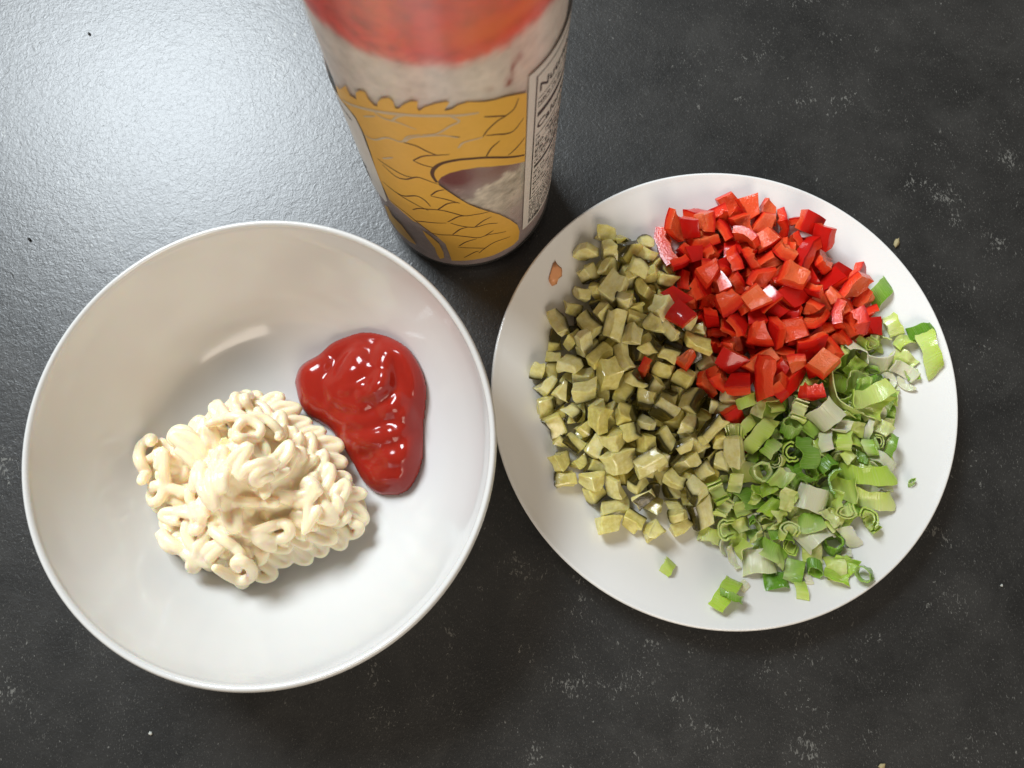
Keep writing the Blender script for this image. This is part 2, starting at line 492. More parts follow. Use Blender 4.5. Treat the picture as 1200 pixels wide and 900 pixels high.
def build_jar():
    jar = tag(empty('jar', (JAR[0], JAR[1], 0)), 'tall clear jar with golden scale print and red filling at top', 'jar')

    def part(name, me, parent=jar):
        o = bpy.data.objects.new(name, me)
        return link(o, parent)

    # contents: pale frosted filling below, red sauce above; the colours belong to the filling
    seg, nz = 220, 200
    verts, faces, cols = [], [], []
    zt = 21.4
    nv = lambda p, s: noise.fractal(Vector(p) * s, 0.6, 2.1, 5)
    for j in range(nz + 1):
        z = 0.25 + (zt - 0.25) * j / nz
        for i in range(seg):
            deg = 360.0 * i / seg - 180
            x, y, _ = jar_pt(deg, max(z, 0.3), -0.09)
            q = (x, y, z)
            w = nv(q, 0.55)
            f = nv((x + 7, y, z), 1.9)
            rr = 1 + 0.006 * w
            verts.append((x * rr, y * rr, z))
            frost = np.array((0.86, 0.76, 0.69))
            mauve = np.array((0.44, 0.34, 0.33))
            maroon = np.array((0.17, 0.012, 0.016))
            red = np.array((0.82, 0.05, 0.025))
            orange = np.array((0.92, 0.15, 0.03))
            pink = np.array((0.72, 0.22, 0.16))
            # lower jar: mauve grey; frosty drifts
            fz = 0.5 + 0.5 * math.tanh((z - 12.6 + 1.6 * w) * 1.1)
            c = mauve * (1 - fz) + frost * fz
            c = c * (0.92 + 0.16 * f)
            # frosty drift climbing to the right in the clear window of the print
            if -20 < deg < 75:
                top = 8.6 + 0.035 * (deg - 10) + 0.9 * f + 0.5 * w
                k = 0.5 + 0.5 * math.tanh((top - z) * 4.5)
                k2 = 0.5 + 0.5 * math.tanh((z - (top - 3.6)) * 1.2)
                kk = k * k2 * 0.5 * (1 + math.tanh((deg + 12) * 0.25)) * 0.5 * (1 - math.tanh((deg - 66) * 0.2))
                c = c * (1 - kk) + np.array((0.66, 0.59, 0.50)) * (0.9 + 0.5 * f) * kk
                u = math.exp(-((deg - 4) / 13.0) ** 2 - ((z - 10.6) / 1.1) ** 2) * (1 - 0.9 * k)
                c = c * (1 - min(1, 1.5 * u)) + maroon * min(1, 1.5 * u)
                ku = math.exp(-((deg - 28) / 16.0) ** 2 - ((z - 10.2) / 0.9) ** 2) * (1 - k)
                c = c * (1 - 0.8 * ku) + np.array((0.22, 0.07, 0.065)) * 0.8 * ku
            # sauce trickle near the nutrition panel
            for (a0, z0, sa, sz, st) in ((35.2, 16.3, 1.6, 0.5, 0.9), (32.8, 15.55, 1.5, 0.28, 1.1), (38, 16.9, 2.2, 0.45, 0.6), (-10, 16.1, 1.2, 0.2, 0.25), (24, 15.9, 1.6, 0.2, 0.35)):
                u = st * math.exp(-((deg - a0 + 2 * f) / sa) ** 2 - ((z - z0 + 0.4 * w) / sz) ** 2)
                c = c * (1 - min(1, u)) + maroon * 1.6 * min(1, u)
            # red sauce on top
            k = 0.5 + 0.5 * math.tanh((z - 17.75 - 0.35 * w + 0.0006 * (deg - 12) ** 2 * 0) * 4.0)
            rc = red * (1 + 0.35 * f)
            o = math.exp(-((z - 18.9 - 0.25 * w) / 0.55) ** 2) * (0.5 + 0.5 * math.tanh((deg - 5) * 0.06))
            rc = rc * (1 - o) + orange * o
            pk = 0.5 + 0.5 * math.tanh((z - 19.35 - 0.4 * w) * 3.2)
            rc = rc * (1 - 0.4 * pk) + pink * 0.4 * pk
            c = c * (1 - k) + rc * k
            cols.append((*np.clip(c, 0.004, 0.9), 1.0))
    for j in range(nz):
        for i in range(seg):
            a, b = j * seg + i, j * seg + (i + 1) % seg
            faces.append((a, b, b + seg, a + seg))
    b0 = len(verts); verts.append((0, 0, 0.25)); cols.append((0.35, 0.28, 0.28, 1))
    t0 = len(verts); verts.append((0, 0, zt + 0.15)); cols.append((0.6, 0.05, 0.03, 1))
    for i in range(seg):
        faces.append((b0, (i + 1) % seg, i))
        faces.append((t0, nz * seg + i, nz * seg + (i + 1) % seg))
    me = mesh_from('filling', verts, faces, [mat_vcol('filling', 0.55, 0.25, 0.7)])
    ca = me.color_attributes.new('tint', 'FLOAT_COLOR', 'POINT')
    ca.data.foreach_set('color', np.array(cols, np.float32).ravel())
    tag(part('filling', me), 'frosty pale filling under a red sauce layer')

    prof = [(0.0, 0.12), (3.0, 0.12), (3.3, 0.02)]
    zz = [0.0, 0.12, 0.3, 0.5, 0.7, 0.9] + list(np.linspace(1.2, JAR_TOP - 1.0, 40))
    for z in zz:
        p = jar_pt(0, z)
        prof.append((-p[1], z))
    r_top = prof[-1][0]
    prof += [(r_top - 0.12, JAR_TOP - 0.6), (r_top - 0.5, JAR_TOP - 0.25), (r_top - 0.6, JAR_TOP), (0.0, JAR_TOP)]
    part('jar_wall', lathe('jar_wall', prof, 192, mat_jar_wall()))
    # screw cap (above the picture)
    cap = [(0, JAR_TOP + 1.7), (r_top - 0.9, JAR_TOP + 1.7), (r_top - 0.55, JAR_TOP + 1.62), (r_top - 0.42, JAR_TOP + 1.4), (r_top - 0.4, JAR_TOP + 0.02), (0, JAR_TOP + 0.02)]
    part('screw_cap', lathe('screw_cap', cap, 96, mat_simple('cap_plastic', (0.75, 0.73, 0.7), 0.4)))

    gold = mat_simple('gold_print', (0.88, 0.50, 0.085), 0.42, 0.10, 300.0)
    dark = mat_simple('maroon_outline', (0.13, 0.062, 0.035), 0.5, 0.3, 300.0)
    pale = mat_simple('pale_outline', (0.70, 0.56, 0.38), 0.5, 0.2, 300.0)
    cream = mat_simple('cream_label_stock', (0.78, 0.74, 0.69), 0.5, 0.06, 200.0)
    black = mat_simple('black_print', (0.025, 0.022, 0.022), 0.5, 0.2, 300.0)

    art = part('dragon_print', wrap_mesh('dragon_print', flat_poly([DRAGON_BODY]), 0.012, gold))
    art['label'] = 'golden scaled body with a spiky crest printed on the jar'
    part('tail_print', wrap_mesh('tail_print', flat_poly([DRAGON_TAIL]), 0.012, gold), art)
    part('leg_print', wrap_mesh('leg_print', flat_poly([DRAGON_LEG]), 0.012, gold), art)
    for i, s in enumerate(SCALE_DARK):
        part('scale_outline', wrap_mesh('scale_outline', flat_poly(stroke(s, 0.075 if i != 5 else 0.17)), 0.016 + 0.0006 * (i % 7), dark), art)
    for i, s in enumerate(SCALE_LIGHT):
        part('scale_outline', wrap_mesh('scale_outline', flat_poly(stroke(s, 0.16 if i == 0 else 0.09)), 0.021 + 0.0006 * (i % 5), pale), art)

    # plain label on the far left side
    lab = part('side_label', wrap_mesh('side_label', flat_poly([[(-118, 5.4), (-47, 5.4), (-44.6, 5.75), (-44.0, 6.6), (-44.0, 11.9), (-45.5, 12.6), (-49, 12.85), (-118, 12.85)]]), 0.03, cream))
    lab['label'] = 'plain cream label at the left of the jar'
    rnd = random.Random(5)
    bars = []
    for r_ in range(5):
        a = -72 + 2 * r_
        bars.append(rect(-100, -52 - rnd.uniform(0, 8), 6.2 + 0.28 * r_, 6.32 + 0.28 * r_))
    bars.append(rect(-100, -51, 11.9, 12.05))
    part('label_text', wrap_mesh('label_text', flat_poly(bars), 0.036, black), lab)

    # nutrition panel
    A0, A1, Z0, Z1 = 42.2, 112.0, 2.75, 15.5
    pan = part('nutrition_panel', wrap_mesh('nutrition_panel', flat_poly([rect(A0, A1, Z0, Z1)]), 0.03, cream))
    pan['label'] = 'cream nutrition panel with black print at the right of the jar'
    a0, a1 = A0 + 4.6, A1 - 3
    fr = [rect(a0, a0 + 0.9, 5.6, 15.1), rect(a1 - 0.9, a1, 5.6, 15.1), rect(a0 + 0.9, a1 - 0.9, 15.03, 15.1), rect(a0 + 0.9, a1 - 0.9, 5.6, 5.67)]
    part('panel_frame', wrap_mesh('panel_frame', flat_poly(fr), 0.036, black), pan)
    lines = []
    b0, b1 = a0 + 2.2, a1 - 2.2
    for z, w in ((13.55, 0.05), (13.0, 0.05), (12.35, 0.30), (11.0, 0.06), (8.35, 0.26), (10.4, 0.03), (9.95, 0.03), (9.5, 0.03), (9.05, 0.03), (7.75, 0.03), (7.2, 0.03), (6.65, 0.03)):
        lines.append(rect(b0, b1, z, z + w))
    part('rule_line', wrap_mesh('rule_line', flat_poly(lines), 0.036, black), pan)

    def words(z, h, b0, b1, dens=0.8):
        a = b0
        while a < b1:
            n = rnd.randint(2, 8)
            for _ in range(n):
                w = h * 0.55 / JR * 180 / math.pi
                if a + w > b1:
                    break
                kind = rnd.random()
                if kind < 0.5:
                    small.append(rect(a, a + 0.28 * w, z, z + h))
                    small.append(rect(a + 0.36 * w, a + 0.78 * w, z + rnd.choice((0, 0.4, 0.75)) * h, z + rnd.choice((0.78, 1.0)) * h))
                else:
                    small.append(rect(a, a + 0.75 * w, z + h * rnd.choice((0, 0.4)), z + h * (rnd.choice((0.7, 1.0)))))
                a += w
            a += 0.5 * h / JR * 180 / math.pi
            if rnd.random() > dens:
                a += 3

    small = []
    for z, h in ((13.15, 0.22), (10.55, 0.24), (10.08, 0.24), (9.62, 0.24), (9.18, 0.24), (8.75, 0.2), (7.9, 0.2), (7.38, 0.2), (6.82, 0.2), (6.3, 0.2), (5.9, 0.16)):
        words(z, h, b0, b1 - 14 if z > 8 else b1)
        if z > 8:
            words(z, h, b1 - 9, b1)
    for r_ in range(12):
        words(5.3 - 0.2 * r_, 0.13, a0, a1, 0.95)
    part('small_print', wrap_mesh('small_print', flat_poly(small), 0.036, black), pan)

    def lettering(name, text, deg, z, size, parent):
        cu = bpy.data.curves.new('text_tmp', 'FONT')
        cu.body = text
        cu.size = size
        cu.resolution_u = 3
        cu.offset = 0.018 * size
        ob = bpy.data.objects.new('text_tmp', cu)
        scene.collection.objects.link(ob)
        dg = bpy.context.evaluated_depsgraph_get()
        me = bpy.data.meshes.new_from_object(ob.evaluated_get(dg))
        bpy.data.objects.remove(ob)
        bm = bmesh.new()
        bm.from_mesh(me)
        bpy.data.meshes.remove(me)
        for v in bm.verts:
            v.co = Vector(((deg + v.co.x / JR * 180 / math.pi) / 10.0, z + v.co.y, 0))
        part(name, wrap_mesh(name, bm, 0.038, black), parent)

    lettering('heading', 'Nutrition Facts', b0, 13.95, 0.72, pan)
    lettering('calories_line', 'Calories', b0, 11.45, 0.72, pan)
    part('barcode', wrap_mesh('barcode', flat_poly([rect(a0 + 0.9 * i, a0 + 0.9 * i + rnd.uniform(0.25, 0.6), 2.95, 3.3) for i in range(14)]), 0.036, black), pan)


build_jar()


# ------------------------------------------------------------------ squeezed sauces: strands laid one on another, fused into one body
def bowl_floor(x, y):
    r = math.hypot(x - BOWL[0], y - BOWL[1])
    for (r0, z0), (r1, z1) in zip(BOWL_IN[:-1], BOWL_IN[1:]):
        if r <= r1:
            return z0 + (z1 - z0) * (r - r0) / (r1 - r0)
    return 7.0


class Pile:
    def __init__(self, x0, x1, y0, y1, step=0.06):
        self.x0, self.y0, self.s = x0, y0, step
        self.nx, self.ny = int((x1 - x0) / step) + 1, int((y1 - y0) / step) + 1
        xs = x0 + np.arange(self.nx) * step
        ys = y0 + np.arange(self.ny) * step
        self.X, self.Y = np.meshgrid(xs, ys, indexing='ij')
        rr = np.hypot(self.X - BOWL[0], self.Y - BOWL[1])
        self.h = np.interp(rr, [p[0] for p in BOWL_IN], [p[1] for p in BOWL_IN])
        self.verts, self.faces = [], []

    def win(self, x, y, r):
        i0 = max(0, int((x - r - self.x0) / self.s)); i1 = min(self.nx, int((x + r - self.x0) / self.s) + 2)
        j0 = max(0, int((y - r - self.y0) / self.s)); j1 = min(self.ny, int((y + r - self.y0) / self.s) + 2)
        return slice(i0, i1), slice(j0, j1)

    def lay(self, path, rad, sink=0.25, smooth=7, taper=True, zfun=None):
        P = catmull(path, 4)
        L = [P[0]]
        for p in P[1:]:                        # even spacing
            while np.linalg.norm(p - L[-1]) > rad * 0.32:
                L.append(L[-1] + (p - L[-1]) / np.linalg.norm(p - L[-1]) * rad * 0.32)
        L = np.array(L)
        n = len(L)
        if n < 3:
            return
        z = np.zeros(n)
        for i, (x, y) in enumerate(L):
            w = self.win(x, y, rad * 0.7)
            sub = self.h[w]
            z[i] = sub.max() if sub.size else 1.0
        z = z + rad * (1 - sink)
        for _ in range(smooth):
            zp = np.pad(z, 1, mode='edge')
            z = np.maximum(z - rad * 0.06, 0.25 * zp[:-2] + 0.5 * z + 0.25 * zp[2:])
        rads = np.full(n, rad)
        if taper:
            for k, f in enumerate((0.6, 0.8, 0.9, 0.96)[:n // 3]):
                rads[k] *= f
                rads[-1 - k] *= f
        for (x, y), zz, r_ in zip(L, z, rads):
            w = self.win(x, y, r_)
            d2 = (self.X[w] - x) ** 2 + (self.Y[w] - y) ** 2
            top = np.where(d2 < r_ * r_, zz + np.sqrt(np.maximum(r_ * r_ - d2, 0)), -9)
            self.h[w] = np.maximum(self.h[w], top)
        self.tube([(x, y, zz) for (x, y), zz in zip(L, z)], rads)

    def tube(self, C, rads, k=9):
        b = len(self.verts)
        n = len(C)
        C = [np.array(c) for c in C]
        for i in range(n):
            d = C[min(i + 1, n - 1)] - C[max(i - 1, 0)]
            d = d / (np.linalg.norm(d) + 1e-9)
            s = np.cross(d, (0, 0, 1.0))
            s = s / (np.linalg.norm(s) + 1e-9)
            t = np.cross(s, d)
            for q in range(k):
                a = 2 * math.pi * q / k
                self.verts.append(tuple(C[i] + rads[i] * (math.cos(a) * s + math.sin(a) * t)))
        for i in range(n - 1):
            for q in range(k):
                self.faces.append((b + i * k + q, b + i * k + (q + 1) % k, b + (i + 1) * k + (q + 1) % k, b + (i + 1) * k + q))
        e = (C[0] - C[1]); e = e / (np.linalg.norm(e) + 1e-9)
        f = (C[-1] - C[-2]); f = f / (np.linalg.norm(f) + 1e-9)
        a = len(self.verts)
        self.verts.append(tuple(C[0] + e * rads[0] * 0.5))
        self.verts.append(tuple(C[-1] + f * rads[-1] * 0.5))
        for q in range(k):
            self.faces.append((a, b + (q + 1) % k, b + q))
            self.faces.append((a + 1, b + (n - 1) * k + q, b + (n - 1) * k + (q + 1) % k))

    def solid(self, outline, height, edge):
        """a closed low cushion over an outline, following the bowl's floor; height(x, y, d) gives its top"""
        O = [np.array(p, float) for p in catmull(outline + [outline[0]], 8)[:-1]]
        cx = np.mean(O, axis=0)
        rings = 26
        b = len(self.verts)
        n = len(O)
        tops, bots = [], []
        for k in range(rings + 1):
            t = 1 - (k / rings) ** 1.5
            for p in O:
                q = cx + (p - cx) * t
                d = np.linalg.norm(p - q)
                hz = height(q[0], q[1], d)
                fl = bowl_floor(q[0], q[1])
                tops.append((q[0], q[1], fl + hz))
                bots.append((q[0], q[1], fl - 0.02))
        self.verts += tops + bots
        m = len(tops)
        for k in range(rings):
            for i in range(n):
                j = (i + 1) % n
                a0, a1, c0, c1 = k * n + i, k * n + j, (k + 1) * n + i, (k + 1) * n + j
                self.faces.append((b + a0, b + a1, b + c1, b + c0))
                self.faces.append((b + m + a0, b + m + c0, b + m + c1, b + m + a1))
        for i in range(n):
            j = (i + 1) % n
            self.faces.append((b + i, b + m + i, b + m + j, b + j))
        # raise the height map too
        for (x, y, z) in tops:
            w = self.win(x, y, 0.3)
            self.h[w] = np.maximum(self.h[w], z)

    def finish(self, name, voxel, smooth_it, factor, mat):
        me = mesh_from(name + '_raw', self.verts, self.faces, [], True)
        ob = bpy.data.objects.new(name + '_raw', me)
        scene.collection.objects.link(ob)
        md = ob.modifiers.new('r', 'REMESH'); md.mode = 'VOXEL'; md.voxel_size = voxel * U; md.use_smooth_shade = True
        ms = ob.modifiers.new('s', 'SMOOTH'); ms.iterations = smooth_it; ms.factor = factor
        dg = bpy.context.evaluated_depsgraph_get()
        out = bpy.data.meshes.new_from_object(ob.evaluated_get(dg))
        bpy.data.objects.remove(ob)
        bpy.data.meshes.remove(me)
        out.name = name
        out.materials.clear()
        out.materials.append(mat)
        out.polygons.foreach_set('use_smooth', [True] * len(out.polygons))
        return link(bpy.data.objects.new(name, out))


def inside(p, poly):
    c = False
    n = len(poly)
    for i in range(n):
        (x0, y0), (x1, y1) = poly[i], poly[i - 1]
        if (y0 > p[1]) != (y1 > p[1]) and p[0] < (x1 - x0) * (p[1] - y0) / (y1 - y0) + x0:
            c = not c
    return c


MAYO = [(-16.5, 4.2), (-15.7, 5.0), (-14.3, 6.0), (-12.5, 6.75), (-10.9, 6.6), (-9.5, 5.5), (-8.4, 4.7), (-7.6, 3.5), (-6.5, 1.85), (-6.6, 0.8), (-7.5, 0.1), (-8.95, -0.45), (-10.4, -1.05), (-11.5, -1.6), (-12.8, -1.0), (-14.7, -0.4), (-15.6, 0.8), (-16.1, 2.3)]
KETCH = [(-10.4, 7.6), (-10.1, 8.4), (-9.2, 8.95), (-8.4, 9.5), (-6.96, 9.8), (-5.5, 9.4), (-4.5, 8.6), (-3.9, 7.2), (-4.05, 5.4), (-4.1, 3.7), (-4.75, 2.45), (-5.9, 2.25), (-6.8, 2.7), (-7.6, 3.95), (-8.6, 5.3), (-9.9, 6.2)]


def shrink(poly, f, cx, cy):
    return [(cx + (x - cx) * f, cy + (y - cy) * f) for x, y in poly]


def build_mayo():
    rnd = random.Random(11)
    pl = Pile(-19, -4, -4, 9)
    cx, cy = -11.4, 2.6
    pl.solid(shrink(MAYO, 0.95, cx, cy), lambda x, y, d: 0.25 + 1.7 * (1 - (1 - min(1.0, d / 3.8)) ** 2.2), 0)

    def ruffle(path, amp, rad, sink, sp=0.43, lean=0.35):
        """a ribbon of tight folds laid along a path, as a strand buckles while it is squeezed out"""
        P = catmull(path, 10)
        seg = [0.0]
        for a, b in zip(P[:-1], P[1:]):
            seg.append(seg[-1] + float(np.linalg.norm(b - a)))
        pts, t, ph = [], 0.0, 0.0
        s0 = rnd.uniform(0, 50)
        px = [p[0] for p in P]
        py = [p[1] for p in P]
        while t < seg[-1]:
            x, y = np.interp(t, seg, px), np.interp(t, seg, py)
            x2, y2 = np.interp(min(t + 0.15, seg[-1]), seg, px), np.interp(min(t + 0.15, seg[-1]), seg, py)
            x1, y1 = np.interp(max(t - 0.15, 0), seg, px), np.interp(max(t - 0.15, 0), seg, py)
            d = np.array((x2 - x1, y2 - y1))
            d = d / (np.linalg.norm(d) + 1e-9)
            nn = np.array((-d[1], d[0]))
            w = noise.noise(Vector((s0, t * 0.55, 0)))
            a = amp * (1 + 0.5 * w)
            sn = math.sin(ph)
            lat = a * sn
            q = np.array((x, y)) + nn * (lat + 0.3 * noise.noise(Vector((t * 0.7, s0, 1)))) + d * (lean * lat + 0.10 * math.sin(2 * ph + s0) + 0.16 * noise.noise(Vector((ph * 0.6, s0, 4))))
            pts.append((q[0], q[1]))
            ph += math.pi / 7
            t += sp / 7 * (1 + 0.25 * noise.noise(Vector((t, s0, 7))))
        pl.lay(pts, rad, sink, 5)

    def loop_path(f, ox, oy, a, b):
        poly = shrink(MAYO, f, cx, cy)
        n = len(poly)
        return [(poly[i % n][0] + ox, poly[i % n][1] + oy) for i in range(a, b)]

    def scatter(f, ox, oy, n, mn, rad, sink):
        poly = [(x + ox, y + oy) for x, y in shrink(MAYO, f, cx, cy)]
        got, tries = [], 0
        while len(got) < n and tries < 5000:
            tries += 1
            p = (rnd.uniform(-17, -6), rnd.uniform(-2, 7.2))
            if inside(p, poly) and all((p[0] - q[0]) ** 2 + (p[1] - q[1]) ** 2 > mn * mn for q in got):
                got.append(p)
        for p in got:
            out = math.atan2(p[1] - cy, p[0] - cx)
            a = out + math.pi / 2 + rnd.gauss(0, 0.6)
            L = rnd.uniform(0.65, 1.15)
            b = rnd.uniform(-0.8, 0.8)
            path = [(p[0] - L * math.cos(a - b), p[1] - L * math.sin(a - b)), p, (p[0] + L * math.cos(a + b), p[1] + L * math.sin(a + b))]
            ruffle(path, rnd.uniform(0.7, 1.05), rad * rnd.uniform(0.92, 1.08), sink, rnd.uniform(0.42, 0.50), rnd.uniform(-0.6, 0.6))

    ruffle(loop_path(0.88, 0, 0, 0, 10), 0.5, 0.24, 0.5, 0.42, 0.3)
    ruffle(loop_path(0.88, 0, 0, 9, 19), 0.5, 0.24, 0.5, 0.42, -0.4)
    ruffle(loop_path(0.72, 0, 0, 3, 13), 0.6, 0.24, 0.5, 0.42, -0.6)
    ruffle(loop_path(0.72, 0, 0, 12, 22), 0.6, 0.24, 0.5, 0.42, 0.5)
    ruffle(loop_path(0.50, 0, 0.1, 2, 14), 0.9, 0.24, 0.5, 0.40, lean=-0.3)
    ruffle([(-12.6, 1.2), (-11.6, 2.6), (-11.4, 4.0)], 0.9, 0.24, 0.5, 0.40)
    scatter(0.80, 0.0, 0.05, 20, 1.6, 0.25, 0.5)
    scatter(0.60, -0.15, 0.3, 11, 1.7, 0.245, 0.45)
    scatter(0.40, -0.25, 0.35, 4, 1.8, 0.24, 0.5)
    pl.lay([(-13.2, 5.1), (-12.4, 5.4), (-11.4, 5.3), (-10.7, 4.9), (-10.9, 4.4), (-11.5, 4.4), (-11.7, 4.9), (-11.0, 5.5), (-10.2, 5.0), (-10.0, 4.4)], 0.215, 0.35)
    ruffle([(-12.9, 2.2), (-11.9, 3.0), (-10.7, 3.2), (-9.8, 2.6)], 0.8, 0.24, 0.4, 0.45, 0.5)
    # what has run together underneath fills the deepest pits
    hb = pl.h.copy()
    for _ in range(40):
        p = np.pad(hb, 1, mode='edge')
        hb = 0.2 * (hb + p[:-2, 1:-1] + p[2:, 1:-1] + p[1:-1, :-2] + p[1:-1, 2:])

    def under(x, y, d):
        i = min(pl.nx - 1, max(0, int(round((x - pl.x0) / pl.s))))
        j = min(pl.ny - 1, max(0, int(round((y - pl.y0) / pl.s))))
        return max(0.05, min(hb[i, j] - bowl_floor(x, y) - 0.38, 0.1 + 2.2 * d))

    pl.solid(shrink(MAYO, 0.90, cx, cy), under, 0)
    # stray curl on the left and the small loop in front
    pl.lay([(-16.0, 2.6), (-16.3, 3.4), (-16.7, 4.3), (-16.2, 4.7), (-15.7, 4.3)], 0.27, 0.3)
    pl.lay([(-12.6, -0.9), (-11.9, -1.5), (-11.3, -1.3), (-11.1, -0.8), (-11.5, -0.6), (-11.7, -1.1)], 0.26, 0.3)
    o = pl.finish('mayonnaise', 0.042, 8, 0.5, mat_mayo())
    tag(o, 'cream mound of squiggly squeezed mayonnaise strands in the white bowl', 'mayonnaise')


def build_ketchup():
    """poured in lobes, each slumping over the one before"""
    st = 0.055
    x0, y0, nx, ny = -11.6, 1.0, 165, 175
    X, Y = np.meshgrid(x0 + np.arange(nx) * st, y0 + np.arange(ny) * st, indexing='ij')
    O = np.array(catmull(KETCH + [KETCH[0]], 6)[:-1])
    # signed distance to the outline
    ins = np.zeros(X.shape, bool)
    dist = np.full(X.shape, 99.0)
    n = len(O)
    for i in range(n):
        a, b = O[i], O[(i + 1) % n]
        c = (a[1] > Y) != (b[1] > Y)
        xi = (b[0] - a[0]) * (Y - a[1]) / (b[1] - a[1] + 1e-12) + a[0]
        ins ^= c & (X < xi)
        ab = b - a
        t = np.clip(((X - a[0]) * ab[0] + (Y - a[1]) * ab[1]) / (ab @ ab), 0, 1)
        dist = np.minimum(dist, np.hypot(X - a[0] - t * ab[0], Y - a[1] - t * ab[1]))
    d = np.where(ins, dist, -dist)
    e = np.clip(d / 0.75, 0, 1)
    h = 0.85 * np.sqrt(1 - (1 - e) ** 2) + 0.25 * np.clip(d / 2.0, 0, 1)

    def blur(a, it):
        for _ in range(it):
            p = np.pad(a, 1, mode='edge')
            a = 0.5 * a + 0.125 * (p[:-2, 1:-1] + p[2:, 1:-1] + p[1:-1, :-2] + p[1:-1, 2:])
        return a

    def lobe(cx, cy, rx, ry, ang, t, tilt=0.0):
        nonlocal h
        ca, sa = math.cos(ang), math.sin(ang)
        u = ((X - cx) * ca + (Y - cy) * sa) / rx
        v = (-(X - cx) * sa + (Y - cy) * ca) / ry
        wob = np.array([[noise.noise(Vector((a * 0.9, b * 0.9, cx))) for b in Y[0, ::5]] for a in X[::5, 0]])
        wob = np.repeat(np.repeat(wob, 5, 0), 5, 1)[:nx, :ny]
        wob = blur(wob, 12)
        q = u * u + v * v + 0.35 * wob
        prof = np.sqrt(np.clip(1 - q, 0, 1)) * (1 + tilt * v)
        h = blur(h, 3) + 1.15 * t * prof * np.clip(d / 0.5, 0, 1)

    lobe(-5.4, 3.4, 1.5, 0.9, 0.3, 0.34)
    lobe(-5.6, 4.35, 1.6, 0.95, -0.25, 0.36, -0.3)
    lobe(-6.3, 5.2, 2.0, 1.0, 0.25, 0.36, -0.3)
    lobe(-5.0, 5.3, 0.8, 1.3, 0.2, 0.25)
    lobe(-9.1, 7.3, 1.1, 1.5, 0.2, 0.34)
    lobe(-5.2, 7.4, 1.3, 1.9, 0.1, 0.42)
    lobe(-6.8, 6.2, 2.0, 1.0, 0.15, 0.40, -0.4)
    lobe(-6.9, 7.5, 1.7, 1.6, 0.5, 0.50, -0.25)
    lobe(-7.3, 7.7, 0.95, 1.15, -0.6, 0.36)
    lobe(-6.2, 7.0, 0.95, 0.55, 0.5, 0.26, -0.4)
    h = blur(h, 8)
    keep = d > -0.01
    fl = np.interp(np.hypot(X - BOWL[0], Y - BOWL[1]), [p[0] for p in BOWL_IN], [p[1] for p in BOWL_IN])
    verts, faces = [], []
    it = -np.ones(X.shape, int)
    for i in range(nx):
        for j in range(ny):
            if keep[i, j]:
                it[i, j] = len(verts)
                verts.append((X[i, j], Y[i, j], fl[i, j] + (h[i, j] if d[i, j] > 0.06 else h[i, j] * max(0.0, d[i, j]) / 0.06)))
    m = len(verts)
    verts += [(v[0], v[1], bowl_floor(v[0], v[1]) - 0.03) for v in verts]
    for i in range(nx - 1):
        for j in range(ny - 1):
            q = (it[i, j], it[i + 1, j], it[i + 1, j + 1], it[i, j + 1])
            if min(q) >= 0:
                faces.append(q)
                faces.append(tuple(k + m for k in q[::-1]))
    me = mesh_from('ketchup', verts, faces, [mat_ketchup()])
    bm = bmesh.new()
    bm.from_mesh(me)
    be = [e for e in bm.edges if e.is_boundary]
    bmesh.ops.bridge_loops(bm, edges=be)
    loose = [v for v in bm.verts if not v.link_faces]
    bmesh.ops.delete(bm, geom=loose, context='VERTS')
    bmesh.ops.recalc_face_normals(bm, faces=bm.faces)
    for _ in range(3):
        bmesh.ops.smooth_vert(bm, verts=bm.verts[:], factor=0.5, use_axis_x=True, use_axis_y=True, use_axis_z=True)
    for f in bm.faces:
        f.smooth = True
    bm.to_mesh(me)
    bm.free()
    o = link(bpy.data.objects.new('ketchup', me))
    tag(o, 'glossy red ketchup blob with soft folds beside the mayonnaise', 'ketchup')


build_mayo()
build_ketchup()


# ------------------------------------------------------------------ chopped vegetables
# === PIECES BEGIN
def clip_poly(poly, nx, ny, d):
    """keep the part of a polygon with nx*x + ny*y <= d; every vertex is (x, y, on_skin_of_next_edge)"""
    out = []
    n = len(poly)
    for i in range(n):
        a, b = poly[i], poly[(i + 1) % n]
        da, db = nx * a[0] + ny * a[1] - d, nx * b[0] + ny * b[1] - d
        if da <= 0:
            out.append(a)
        if (da <= 0) != (db <= 0):
            t = da / (da - db)
            x, y = a[0] + (b[0] - a[0]) * t, a[1] + (b[1] - a[1]) * t
            out.append((x, y, a[2] if da > 0 else False))
    return out


